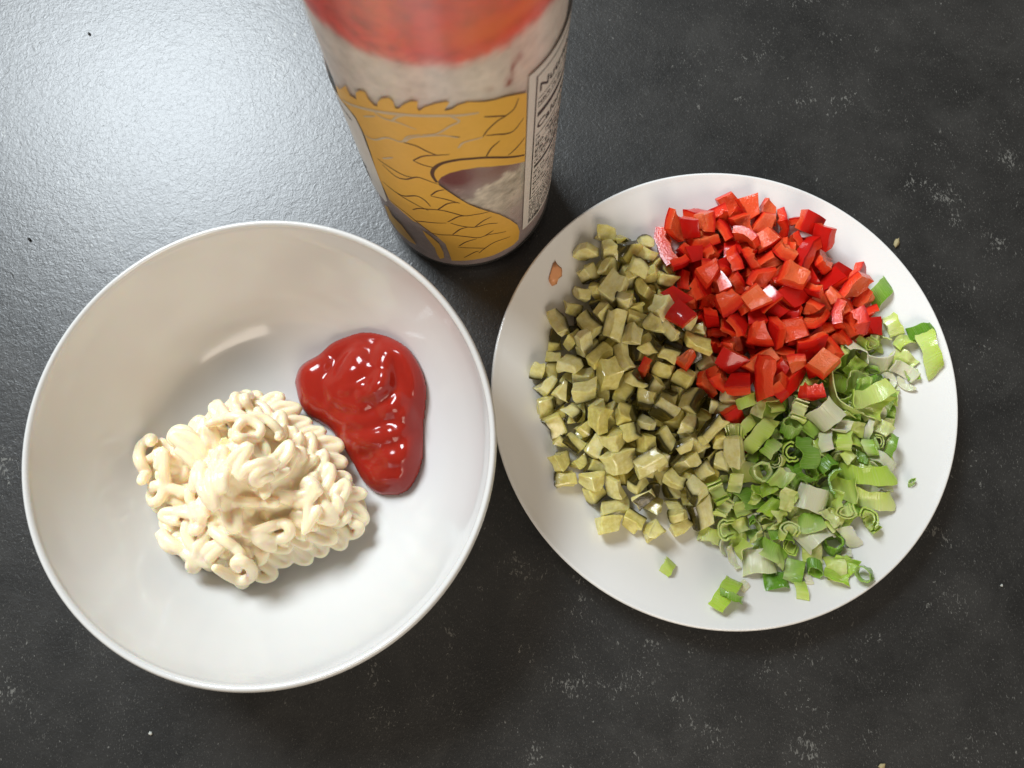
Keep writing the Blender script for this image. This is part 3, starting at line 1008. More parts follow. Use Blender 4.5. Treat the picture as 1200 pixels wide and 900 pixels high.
def pickle_mesh(k, mats):
    """a die cut from a gherkin: a cell of a grid laid over its round cross-section"""
    rnd = random.Random(300 + k)
    RR = rnd.uniform(1.4, 1.9)
    circ = [(RR * math.cos(2 * math.pi * i / 40), RR * math.sin(2 * math.pi * i / 40), True) for i in range(40)]
    while True:
        w, h = rnd.uniform(0.68, 1.12), rnd.uniform(0.5, 0.85)
        if k % 5 < 4:                                     # at the rind
            a = rnd.uniform(0, 6.28)
            cx, cy = (RR - rnd.uniform(0.15, 0.45)) * math.cos(a), (RR - rnd.uniform(0.15, 0.45)) * math.sin(a)
            a2 = a + rnd.uniform(-0.5, 0.5)
        else:
            a2 = rnd.uniform(0, 6.28)
            cx, cy = rnd.uniform(-0.5, 0.5), rnd.uniform(-0.5, 0.5)
        poly = circ
        for j, half in enumerate((w / 2, h / 2, w / 2, h / 2)):
            an = a2 + j * math.pi / 2 + rnd.uniform(-0.16, 0.16)
            nx, ny = math.cos(an), math.sin(an)
            poly = clip_poly(poly, nx, ny, nx * cx + ny * cy + half)
        # thin out arc points
        area_ = 0.5 * abs(sum(poly[i][0] * poly[(i + 1) % len(poly)][1] - poly[(i + 1) % len(poly)][0] * poly[i][1] for i in range(len(poly))))
        if len(poly) >= 4 and 0.32 < area_ < 0.85:
            break
    L = rnd.uniform(0.55, 1.0) if k % 6 else rnd.uniform(1.2, 1.6)
    t0 = (rnd.uniform(-0.2, 0.2), rnd.uniform(-0.2, 0.2))
    t1 = (rnd.uniform(-0.2, 0.2), rnd.uniform(-0.2, 0.2))
    mx = sum(p[0] for p in poly) / len(poly)
    my = sum(p[1] for p in poly) / len(poly)
    bm = bmesh.new()
    lo = [bm.verts.new((p[0], p[1], -L / 2 + t0[0] * (p[0] - mx) + t0[1] * (p[1] - my))) for p in poly]
    hi = [bm.verts.new((p[0], p[1], L / 2 + t1[0] * (p[0] - mx) + t1[1] * (p[1] - my))) for p in poly]
    n = len(poly)
    bm.faces.new(hi)
    bm.faces.new(lo[::-1])
    for i in range(n):
        f = bm.faces.new((lo[i], lo[(i + 1) % n], hi[(i + 1) % n], hi[i]))
        if poly[i][2]:
            f.material_index = 1
    if k % 3 == 1:                                        # a slanting knife cut takes off a corner
        pn = Vector((rnd.uniform(-1, 1), rnd.uniform(-1, 1), rnd.uniform(-1, 1))).normalized()
        pc = Vector((mx, my, 0)) + pn * rnd.uniform(0.05, 0.2)
        cut = bmesh.ops.bisect_plane(bm, geom=bm.verts[:] + bm.edges[:] + bm.faces[:], plane_co=pc, plane_no=pn, clear_outer=True)
        bmesh.ops.holes_fill(bm, edges=[e for e in bm.edges if e.is_boundary])
    bmesh.ops.recalc_face_normals(bm, faces=bm.faces)
    sharp = [e for e in bm.edges if e.is_manifold and e.calc_face_angle(0) > 0.5]
    bmesh.ops.bevel(bm, geom=sharp, offset=0.045, segments=1, affect='EDGES', material=0)
    bmesh.ops.triangulate(bm, faces=[f for f in bm.faces if len(f.verts) > 4])
    bmesh.ops.subdivide_edges(bm, edges=[e for e in bm.edges if e.calc_length() > 0.42], cuts=1, use_grid_fill=True)
    bmesh.ops.triangulate(bm, faces=bm.faces[:])
    lay = bm.verts.layers.float_vector.new('pk')
    for v in bm.verts:
        v[lay] = (v.co.x / RR, v.co.y / RR, v.co.z)
    for v in bm.verts:
        v.co += noise.noise_vector(v.co * 1.5 + Vector((k * 3.1, 0, 0))) * 0.24 + noise.noise_vector(v.co * 4.0 + Vector((0, k * 3.1, 0))) * 0.025
    for f in bm.faces:
        f.smooth = True
    for e in bm.edges:
        if e.is_manifold and e.calc_face_angle(0) > 0.42:
            e.smooth = False
    ctr = sum((v.co for v in bm.verts), Vector()) / len(bm.verts)
    for v in bm.verts:
        v.co = (v.co - ctr) * U
    me = bpy.data.meshes.new('pickle_cube')
    bm.to_mesh(me)
    bm.free()
    for m in mats:
        me.materials.append(m)
    me['skin'] = bool(k % 5 < 4)
    return me


def sheet_mesh(name, mats, fn, nu, nv, thick, u_att=None, close_u=False):
    """a thin body: fn(u, v) -> point and outward normal on the outside; u, v in 0..1"""
    verts, dep, acr, faces = [], [], [], []
    cu = nu if close_u else nu + 1
    for side in (0, 1):
        for i in range(cu):
            for j in range(nv + 1):
                u, v = i / nu, j / nv
                p, n = fn(u, v)
                th = thick(u, v) if callable(thick) else thick
                verts.append(Vector(p) - Vector(n) * (th * side))
                dep.append(float(side))
                acr.append((u, v))
    S = cu * (nv + 1)
    ix = lambda s, i, j: s * S + (i % cu) * (nv + 1) + j
    for i in range(nu):
        for j in range(nv):
            faces.append((ix(0, i, j), ix(0, i + 1, j), ix(0, i + 1, j + 1), ix(0, i, j + 1)))
            faces.append((ix(1, i, j), ix(1, i, j + 1), ix(1, i + 1, j + 1), ix(1, i + 1, j)))
        faces.append((ix(0, i, 0), ix(1, i, 0), ix(1, i + 1, 0), ix(0, i + 1, 0)))
        faces.append((ix(0, i, nv), ix(0, i + 1, nv), ix(1, i + 1, nv), ix(1, i, nv)))
    if not close_u:
        for j in range(nv):
            faces.append((ix(0, 0, j), ix(0, 0, j + 1), ix(1, 0, j + 1), ix(1, 0, j)))
            faces.append((ix(0, nu, j), ix(1, nu, j), ix(1, nu, j + 1), ix(0, nu, j + 1)))
    return verts, faces, dep, acr


def piece(name, data, mats, crisp):
    verts, faces, dep, acr = data
    c = sum(verts, Vector()) / len(verts)
    me = mesh_from(name, [v - c for v in verts], faces, mats, True)
    bm = bmesh.new()
    bm.from_mesh(me)
    bmesh.ops.recalc_face_normals(bm, faces=bm.faces)
    for e in bm.edges:
        if e.is_manifold and e.calc_face_angle(0) > crisp:
            e.smooth = False
    bm.to_mesh(me)
    bm.free()
    a = me.attributes.new('depth', 'FLOAT', 'POINT')
    a.data.foreach_set('value', dep)
    a = me.attributes.new('across', 'FLOAT', 'POINT')
    a.data.foreach_set('value', [c[0] for c in acr])
    a = me.attributes.new('along', 'FLOAT', 'POINT')
    a.data.foreach_set('value', [c[1] for c in acr])
    return me


def pepper_mesh(k, mats):
    """a square of pepper wall: glossy convex skin outside, lumpy flesh inside"""
    rnd = random.Random(700 + k)
    w, h = rnd.uniform(0.8, 1.35), rnd.uniform(0.7, 1.15)
    if k % 7 == 0:
        w *= 1.4
    if k % 5 == 2:
        w *= 0.7; h *= 0.75
    q = [(-w / 2, -h / 2), (w / 2, -h / 2), (w / 2, h / 2), (-w / 2, h / 2)]
    q = [(x + rnd.uniform(-0.25, 0.25), y + rnd.uniform(-0.25, 0.25)) for x, y in q]
    cr = rnd.uniform(1.4, 3.5)
    th = rnd.uniform(0.32, 0.6)
    seed = Vector((k * 2.7, 1.3, 0))

    def fn(u, v):
        x = (q[0][0] * (1 - u) + q[1][0] * u) * (1 - v) + (q[3][0] * (1 - u) + q[2][0] * u) * v
        y = (q[0][1] * (1 - u) + q[1][1] * u) * (1 - v) + (q[3][1] * (1 - u) + q[2][1] * u) * v
        z = -(x * x) / (2 * cr) - y * y / 9 + 0.12 * noise.noise(Vector((x * 1.5, y * 1.5, 0)) + seed)
        return (x, y, z), Vector((x / cr, y / 5, 1)).normalized()

    def thick(u, v):
        x, y = u * 3, v * 3
        return th * (1 + 0.35 * noise.noise(Vector((x, y, 3)) + seed))

    d = sheet_mesh('p', mats, fn, 4, 4, thick)
    return piece('pepper_dice', d, mats, 0.9)


def onion_mesh(k, sets):
    """k picks one of the shapes that a sliced spring onion falls into"""
    rnd = random.Random(900 + k)
    seed = Vector((k * 1.7, 4.1, 0))
    size = rnd.choice((0.5, 0.62, 0.72, 0.85, 0.98))
    kind = ('arc', 'leaf', 'arc', 'ring', 'leaf', 'crescent', 'arc', 'leaf', 'nest', 'arc')[k % 10]
    tone = (0, 1, 1, 0, 0, 2, 2, 1, 1, 2)[k % 10]
    if kind in ('arc', 'ring', 'nest'):
        rad = rnd.uniform(0.36, 0.75)
        span = {'arc': rnd.uniform(1.3, 3.2), 'ring': 2 * math.pi, 'nest': rnd.uniform(3.2, 4.6)}[kind]
        L = rnd.uniform(0.5, 1.1) if kind != 'ring' else rnd.uniform(0.3, 0.6)
        sq = rnd.uniform(0.45, 0.95)
        sl = rnd.uniform(-0.35, 0.35)
        cone = rnd.uniform(-0.1, 0.1)
        if kind == 'arc' and rnd.random() < 0.5:
            rad *= 1.5

        def fn(u, v, rad=rad):
            a = (u - 0.5) * span
            rr = rad * (1 + cone * v) * (1 + 0.22 * noise.noise(Vector((math.cos(a) * 1.6, math.sin(a) * 1.6, v)) + seed) + 0.07 * noise.noise(Vector((math.cos(a) * 5, math.sin(a) * 5, v * 2)) + seed))
            p = (rr * math.sin(a), (v - 0.5) * (L + 0.25 * noise.noise(Vector((a * 1.5, 9, 0)) + seed)) + sl * rr * math.sin(a), rr * math.cos(a) * sq)
            n = Vector((math.sin(a) * sq, 0, math.cos(a))).normalized()
            return p, n
        th = rnd.uniform(0.05, 0.10)
        d = sheet_mesh('o', sets[tone], fn, 18 if kind == 'ring' else 14, 4, th, close_u=kind == 'ring')
        if kind == 'nest':
            d2 = sheet_mesh('o', sets[tone], lambda u, v: fn(u, v, rad * 0.66), 9, 3, th)
            o = len(d[0])
            d = (d[0] + d2[0], d[1] + [tuple(i + o for i in f) for f in d2[1]], d[2] + d2[2], d[3] + d2[3])
    elif kind == 'leaf':
        w, h = rnd.uniform(1.0, 1.9), rnd.uniform(0.6, 1.15)
        curl = rnd.uniform(-1.6, 1.6)
        q = [rnd.uniform(-0.18, 0.18) for _ in range(8)]

        def fn(u, v):
            x = (u - 0.5) * w + q[0] * (v - 0.5) + q[1] * (u - 0.5) * (v - 0.5)
            y = (v - 0.5) * h + q[2] * (u - 0.5) + q[3] * math.sin(u * 5)
            a = x * curl
            z = (math.cos(a) - 1) / (curl + 1e-3 if abs(curl) > 0.2 else 0.5) + 0.42 * noise.noise(Vector((x * 1.5, y * 1.2, 0)) + seed) + 0.16 * noise.noise(Vector((x * 3.6, y * 2.5, 5)) + seed)
            xx = math.sin(a) / curl if abs(curl) > 0.2 else x
            return (xx, y, z), Vector((math.sin(a), 0, math.cos(a)))
        d = sheet_mesh('o', sets[tone], fn, 14, 6, rnd.uniform(0.03, 0.05))
    else:                                                        # slice of the white bulb: a half-moon
        rad = rnd.uniform(0.5, 0.8)
        inner = rnd.uniform(0.0, 0.25)
        span = rnd.uniform(2.6, 4.4)
        bend = rnd.uniform(-0.5, 0.5)

        def fn(u, v):
            a = (u - 0.5) * span
            rr = inner + (rad - inner) * v
            x, y = rr * math.sin(a), rr * math.cos(a) * 0.8
            z = bend * x * x + 0.07 * noise.noise(Vector((x * 2, y * 2, 0)) + seed)
            return (x, y, z), Vector((0, 0, 1))
        d = sheet_mesh('o', sets[tone], fn, 10, 4, rnd.uniform(0.09, 0.15))
    d = ([v * size for v in d[0]],) + d[1:]
    me = piece('spring_onion_slice', d, [sets[tone]], 0.9)
    me['shape'] = kind
    me['tone'] = tone
    return me


N_PICKLE, N_PEPPER, N_ONION = 30, 28, 50
# === PIECES END

PICK_M = [mat_pickle_flesh(), mat_pickle_skin()]
PEP_M = [mat_pepper()]
ON_M = [mat_onion('onion_green', (0.11, 0.29, 0.010), (0.30, 0.52, 0.030), (0.34, 0.54, 0.06), (0.52, 0.67, 0.15)),
        mat_onion('onion_pale_green', (0.40, 0.60, 0.05), (0.62, 0.72, 0.14), (0.62, 0.72, 0.20), (0.74, 0.80, 0.38)),
        mat_onion('onion_white', (0.68, 0.68, 0.48), (0.72, 0.70, 0.58), (0.72, 0.71, 0.56), (0.76, 0.74, 0.64))]

PICKLES = [
    (11, -636, 151, 117, 0.01, -0.66, 0.33, 0.67), (19, -438, 184, 113, 0.35, -0.72, 0.01, -0.6), (7, -51, -275, 94, 0.2, -0.73, -0.33, -0.57), (17, -179, 132, 110, 0.65, 0.74, -0.08, 0.16),
    (20, -255, -457, 99, 0.53, -0.47, 0.38, 0.59), (0, 0, -119, 86, 0.37, -0.75, 0.01, 0.55), (0, -319, -205, 82, 0.65, 0.29, -0.63, -0.3), (23, -91, -26, 87, 0.23, -0.66, -0.36, 0.62),
    (28, -447, 728, 155, 0.15, -0.76, 0.63, 0.1), (8, -825, 21, 145, 0.41, 0.11, 0.75, 0.5), (18, -567, -156, 94, 0.45, -0.64, 0.2, 0.59), (29, -649, -192, 99, 0.53, 0.06, 0.57, -0.62),
    (22, 40, 164, 82, 0.05, 0.49, 0.48, -0.73), (15, -611, -475, 117, 0.75, 0.53, -0.16, -0.35), (8, -518, 615, 121, 0.74, 0.55, -0.39, 0.04), (2, 85, -189, 83, 0.01, 0.56, 0.83, -0.04),
    (27, -645, 357, 108, 0.69, -0.18, 0.03, -0.7), (3, -85, 370, 87, 0.55, 0.66, -0.27, -0.43), (7, -487, 423, 103, 0.46, -0.49, -0.61, -0.42), (9, -440, -247, 94, 0.11, 0, 0.71, -0.69),
    (19, -341, -642, 135, 0.19, -0.64, -0.09, -0.74), (10, -780, 249, 125, 0.1, -0.18, 0.87, 0.45), (0, -191, 395, 92, 0.64, -0.67, -0.24, -0.29), (3, -650, 478, 142, 0.16, -0.61, 0.01, 0.78),
    (10, -753, -234, 119, 0.43, 0.4, 0.79, -0.15), (19, -423, 561, 125, 0.32, 0.6, -0.02, -0.73), (21, -201, 621, 99, 0.41, 0.04, 0.14, -0.9), (3, -747, -414, 137, 0.04, 0.04, -0.75, -0.66),
    (15, -305, -112, 89, 0.58, 0.49, 0.43, 0.49), (12, -347, 266, 94, 0.16, 0.32, 0.64, -0.68), (24, -647, 45, 138, 0.05, 0.06, -0.34, -0.94), (25, -211, -159, 89, 0.38, 0.75, 0.14, -0.51),
    (8, -78, -405, 90, 0.35, 0.26, -0.7, -0.57), (23, -340, -528, 103, 0.96, 0.02, -0.14, 0.23), (27, -763, -27, 114, 0.9, 0.05, -0.05, 0.42), (4, -296, 646, 119, 0.51, 0.67, 0.21, -0.5),
    (0, -273, 303, 113, 0.24, -0.2, 0.86, -0.41), (5, -592, -364, 109, 0.19, 0.78, -0.03, 0.59), (3, -215, -622, 104, 0.02, -0.95, -0.32, 0.04), (16, -203, -327, 87, 0.29, -0.74, -0.23, -0.56),
    (17, -416, 435, 120, 0.37, -0.93, 0, -0.04), (28, -548, 515, 115, 0.26, 0.51, 0.61, -0.55), (9, -402, 652, 117, 0.16, 0.46, 0.61, 0.63), (24, -149, -248, 138, 0.61, 0.17, 0.64, -0.43),
    (2, -573, -44, 93, 0.5, 0.62, 0.48, 0.36), (8, -463, -402, 99, 0.86, 0.14, -0.39, -0.29), (28, -617, -416, 165, 0.61, 0.43, 0.13, 0.65), (4, -418, -137, 84, 0.63, 0.54, -0.51, 0.23),
    (5, -588, 278, 124, 0.6, 0.47, -0.05, 0.65), (23, -289, -375, 90, 0.34, 0.12, 0.77, -0.52), (21, -226, -548, 98, 0.41, -0.44, -0.71, 0.37), (1, -313, 254, 181, 0.44, 0.34, 0.79, -0.27),
    (2, -257, 22, 92, 0.87, 0.31, 0.1, 0.38), (23, -411, 17, 107, 0.56, 0.4, 0.7, 0.18), (4, 47, 59, 82, 0.29, -0.46, -0.57, -0.62), (7, -551, 193, 105, 0.04, 0.97, -0.26, 0.01),
    (9, -284, 551, 99, 0.28, -0.15, 0.72, -0.62), (25, -769, -129, 117, 0.55, -0.67, 0.43, -0.26), (19, 3, -337, 112, 0.49, 0.15, -0.7, 0.5), (8, -626, 205, 174, 0.65, 0.49, 0.1, 0.57),
    (23, -764, -329, 138, 0.16, -0.09, 0.73, -0.66), (23, -79, 218, 90, 0.21, -0.49, -0.62, -0.57), (4, -774, 159, 114, 0.35, -0.54, -0.5, -0.58), (0, -517, -530, 106, 0.6, -0.34, 0.71, -0.15),
    (20, -536, 769, 171, 0.7, -0.29, -0.53, 0.38), (29, -734, 52, 116, 0.73, 0.03, -0.57, -0.38), (27, -334, -459, 105, 0.76, -0.64, -0.02, -0.02), (18, -758, 325, 158, 0.41, 0.05, 0.54, -0.73),
    (2, -600, -251, 91, 0.77, -0.25, -0.55, -0.19), (9, -120, 481, 96, 0.63, -0.64, 0.33, -0.29), (4, -86, -178, 87, 0.58, -0.15, 0.11, -0.8), (14, -276, 385, 81, 0.71, -0.47, -0.47, 0.23),
    (8, -272, 175, 91, 0.01, -0, 0.76, 0.65), (25, -342, 651, 170, 0.33, -0.47, 0.76, -0.3), (15, -158, -485, 91, 0.67, 0.31, 0.57, 0.37), (11, -190, -74, 98, 0.61, 0.08, -0.77, -0.17),
    (29, -508, 12, 92, 0.15, -0.88, 0.25, -0.37), (9, -237, -136, 172, 0.41, -0.44, -0.8, 0.06), (18, -307, -310, 140, 0.14, -0.11, -0.94, -0.29), (5, -679, -99, 108, 0.19, 0.09, -0.73, 0.65),
    (26, -610, 571, 151, 0.18, -0.76, -0.61, 0.14), (25, -665, -329, 129, 0.92, -0.02, 0.01, 0.4), (11, -9, -11, 111, 0.54, -0.27, 0.65, 0.47), (16, -515, -444, 141, 0.35, -0.11, -0.45, -0.81),
    (8, -400, 177, 190, 0.11, 0.14, 0.76, -0.63), (22, -481, 289, 84, 0.67, -0.6, 0.19, 0.4), (10, -266, 95, 103, 0.25, -0.29, 0.93, 0), (27, -572, 420, 143, 0.44, -0.07, 0.75, -0.49),
    (21, -382, -58, 124, 0.86, 0.11, -0.18, -0.47), (29, -705, 235, 163, 0.55, 0.23, 0.72, -0.35), (5, -523, -127, 153, 0.28, -0.76, -0.43, -0.39), (26, -182, 258, 123, 0.03, 0.79, 0.46, 0.4),
    (27, 3, -206, 94, 0.67, 0.57, -0.44, -0.21), (24, -508, 480, 216, 0.2, 0.2, 0.68, 0.68), (7, -106, 130, 98, 0.24, -0.41, -0.71, -0.52), (14, -86, -503, 106, 0.41, -0.71, -0.44, 0.36),
    (2, -679, 284, 112, 0.44, -0.44, 0.6, 0.49), (2, -800, 98, 129, 0.54, 0.39, -0.57, -0.48), (26, -425, -598, 118, 0.45, -0.16, 0.69, -0.54), (22, -470, -42, 123, 0.29, -0.32, -0.53, 0.73),
    (14, -184, 53, 81, 0.26, -0.26, 0.56, 0.74), (6, -116, -128, 149, 0.51, 0.27, 0.26, -0.78), (12, -619, 310, 196, 0.53, -0.57, -0.62, -0.12), (23, -600, -82, 176, 0.63, -0.58, 0.27, -0.44),
    (1, -739, -7, 189, 0.51, 0.19, -0.6, -0.59), (2, -516, 355, 100, 0.24, -0.35, -0.6, 0.68), (4, -397, 359, 123, 0.55, -0.62, 0.02, -0.57), (25, -334, -136, 175, 0.05, 0.17, -0.84, 0.51),
    (18, -430, -147, 171, 0.38, 0.38, 0.61, -0.58), (16, -375, -252, 142, 0.58, -0.19, 0.72, 0.32), (0, -309, -23, 88, 0.68, -0.55, -0.45, 0.16), (15, -500, 220, 144, 0.38, 0.89, -0.13, -0.24),
    (19, -548, -621, 151, 0.97, -0.07, 0.17, 0.17), (4, -167, -417, 128, 0.34, 0.9, 0.16, -0.21), (19, -43, 125, 150, 0.88, 0.41, 0.14, -0.17), (11, -794, -168, 163, 0.82, -0.48, -0.12, 0.29),
    (29, -322, 566, 168, 0.33, 0.36, 0.52, -0.71), (16, -315, 156, 147, 0.35, 0.04, -0.8, 0.49), (27, -706, -109, 191, 0.16, -0.42, 0.89, -0.06), (12, -460, -10, 192, 0.58, 0.58, 0.19, -0.55),
    (28, -427, 680, 212, 0.19, -0.44, -0.73, 0.48), (21, -518, -280, 94, 0.55, -0.11, 0.15, -0.81), (5, -299, -109, 233, 0.4, 0.74, 0.02, 0.54), (28, -375, 81, 109, 0.04, 0.64, -0.69, -0.34),
    (5, -542, 362, 198, 0.4, 0.18, 0.89, -0.15), (1, -536, 78, 100, 0.34, -0.71, 0.07, 0.61), (16, -381, -355, 121, 0.04, -0.97, -0.06, 0.24), (15, -227, 213, 180, 0.24, -0.43, 0.5, -0.71),
    (15, -128, 50, 130, 0.55, -0.11, -0.55, -0.63), (26, -255, 449, 118, 0.39, 0.16, -0.46, 0.78), (17, 68, -52, 99, 0.13, -0.57, 0.42, 0.69), (27, -443, 277, 155, 0.11, 0.49, 0.03, -0.86),
    (12, -531, 118, 154, 0.41, -0.59, 0.53, -0.46), (13, -245, -258, 137, 0.44, 0.19, -0.83, 0.28), (14, -579, 485, 167, 0.38, 0.7, -0.52, 0.32), (7, -697, -258, 152, 0.71, 0.52, 0.46, 0.1),
    (3, -357, 495, 167, 0.41, -0.28, 0.05, 0.87), (0, -330, 455, 101, 0.4, 0.41, -0.6, 0.57), (10, -647, -179, 181, 0.28, -0.66, -0.43, -0.55), (13, -288, 93, 197, 0.16, 0.66, 0.69, 0.23),
    (26, -345, 199, 246, 0.35, 0.31, -0.37, -0.8), (24, -496, -330, 183, 0.5, -0.21, -0.51, 0.67), (13, -297, -238, 194, 0.61, -0.24, -0.6, -0.46), (20, -177, -179, 233, 0.33, 0.33, 0.15, -0.87),
    (1, -373, -64, 221, 0.32, -0.73, -0.24, 0.56), (27, -696, 404, 132, 0.78, 0.25, 0.02, 0.57), (2, -698, 128, 109, 0.27, 0.35, -0.78, -0.43), (7, -391, -512, 166, 0.47, 0.05, -0.86, 0.2),
    (26, -113, 278, 179, 0.74, -0.28, 0.44, -0.42), (18, -512, 298, 240, 0.51, 0.5, -0.61, 0.34), (22, -419, 384, 194, 0.38, 0.11, 0.87, -0.28), (2, -426, 95, 175, 0.43, 0.84, 0.12, -0.3),
    (26, -200, -3, 132, 0.88, -0.47, -0.01, 0.07), (20, -415, -425, 154, 0.56, -0.16, 0.78, 0.24), (20, -259, 161, 226, 0.63, 0.12, 0.73, -0.22), (16, -180, -341, 171, 0.43, 0.17, 0.13, 0.88),
    (6, -149, -59, 197, 0.49, 0.02, -0.55, 0.67), (20, -662, 218, 239, 0.05, 0.58, -0.73, 0.34), (0, -472, 139, 212, 0.59, -0.8, -0.07, 0.1), (23, -483, -123, 230, 0.28, 0.29, -0.9, 0.14),
    (6, -131, -571, 141, 0.36, 0.35, 0.76, -0.41), (15, -375, -255, 206, 0.26, -0.29, 0.59, 0.71), (24, -269, 362, 212, 0.72, -0.45, -0.1, 0.52), (3, -330, 20, 189, 0.12, -0.35, -0.45, -0.81),
    (3, -519, 671, 195, 0.7, -0.24, 0.66, -0.14), (0, -397, 321, 203, 0.05, -0.8, 0.24, -0.54), (19, -594, -151, 250, 0.66, 0.38, -0.13, -0.63), (26, -392, 588, 232, 0.08, 0.13, -0.97, -0.19),
    (28, -824, -73, 156, 0.68, -0.37, 0.24, 0.59), (9, -598, -265, 160, 0.49, 0.69, 0.19, -0.51), (14, -565, 1, 145, 0.86, 0.14, 0.49, 0.03), (10, -139, 160, 170, 0.35, 0.81, 0.01, -0.47),
    (1, -5, -111, 138, 0.77, -0.32, -0.05, 0.54), (19, -520, -240, 211, 0.82, 0.15, 0.44, 0.34), (16, -430, 240, 257, 0.3, 0.1, -0.61, 0.72), (7, -246, 255, 242, 0.62, 0.58, -0.1, 0.53),
    (24, -543, 60, 244, 0.15, 0.68, -0.71, 0.11), (27, -377, -167, 216, 0.02, -0.74, -0.56, -0.37), (3, -241, -427, 185, 0.22, 0.93, -0.29, 0.05), (2, -462, 416, 243, 0.76, 0.56, -0.32, 0.04),
    (12, -126, 214, 234, 0.68, -0.44, -0.55, 0.22), (21, -206, -269, 219, 0.21, -0.82, 0.51, 0.14), (27, -256, -42, 182, 0.09, -0.47, 0.31, -0.82), (11, -715, 119, 192, 0.42, 0.07, -0.89, -0.18),
    (19, 51, -38, 186, 0.17, -0.05, -0.69, 0.7), (20, -345, 743, 133, 0.04, 0.31, -0.95, -0.05), (29, -32, -237, 169, 0.43, 0.66, -0.41, -0.46), (26, -161, -481, 217, 0.27, 0.95, -0.03, 0.15),
    (17, -643, -18, 206, 0.13, -0.76, -0.3, 0.56), (27, -443, -212, 248, 0.32, 0.34, -0.51, 0.72), (22, -528, 600, 187, 0.8, -0.21, 0.06, 0.56), (22, -331, 291, 258, 0.05, 0.44, 0.51, -0.74),
    (27, -864, 90, 150, 0.51, -0.02, -0.84, -0.15), (2, -102, -373, 155, 0.84, 0.27, -0.32, -0.35), (3, -176, 314, 231, 0.46, 0.14, -0.35, -0.8), (7, -74, -71, 210, 0.38, -0.09, 0.28, -0.88),
    (18, -77, -192, 232, 0.69, 0.62, -0.33, -0.18), (6, 32, -291, 199, 0.22, -0.27, 0.59, 0.73), (15, -185, 51, 196, 0.18, 0.56, -0.63, -0.51), (0, -590, 152, 231, 0.57, -0.65, 0.5, -0.09),
    (10, -421, 31, 242, 0.56, 0.48, 0.66, -0.14), (20, -243, 531, 172, 0.06, 0.76, -0.04, 0.65), (11, -622, 677, 174, 0.24, -0.31, -0.91, 0.11), (27, -239, -585, 169, 0, 0.57, 0.77, 0.27),
    (18, -369, -341, 228, 0.65, 0.37, -0.66, -0.02),
]
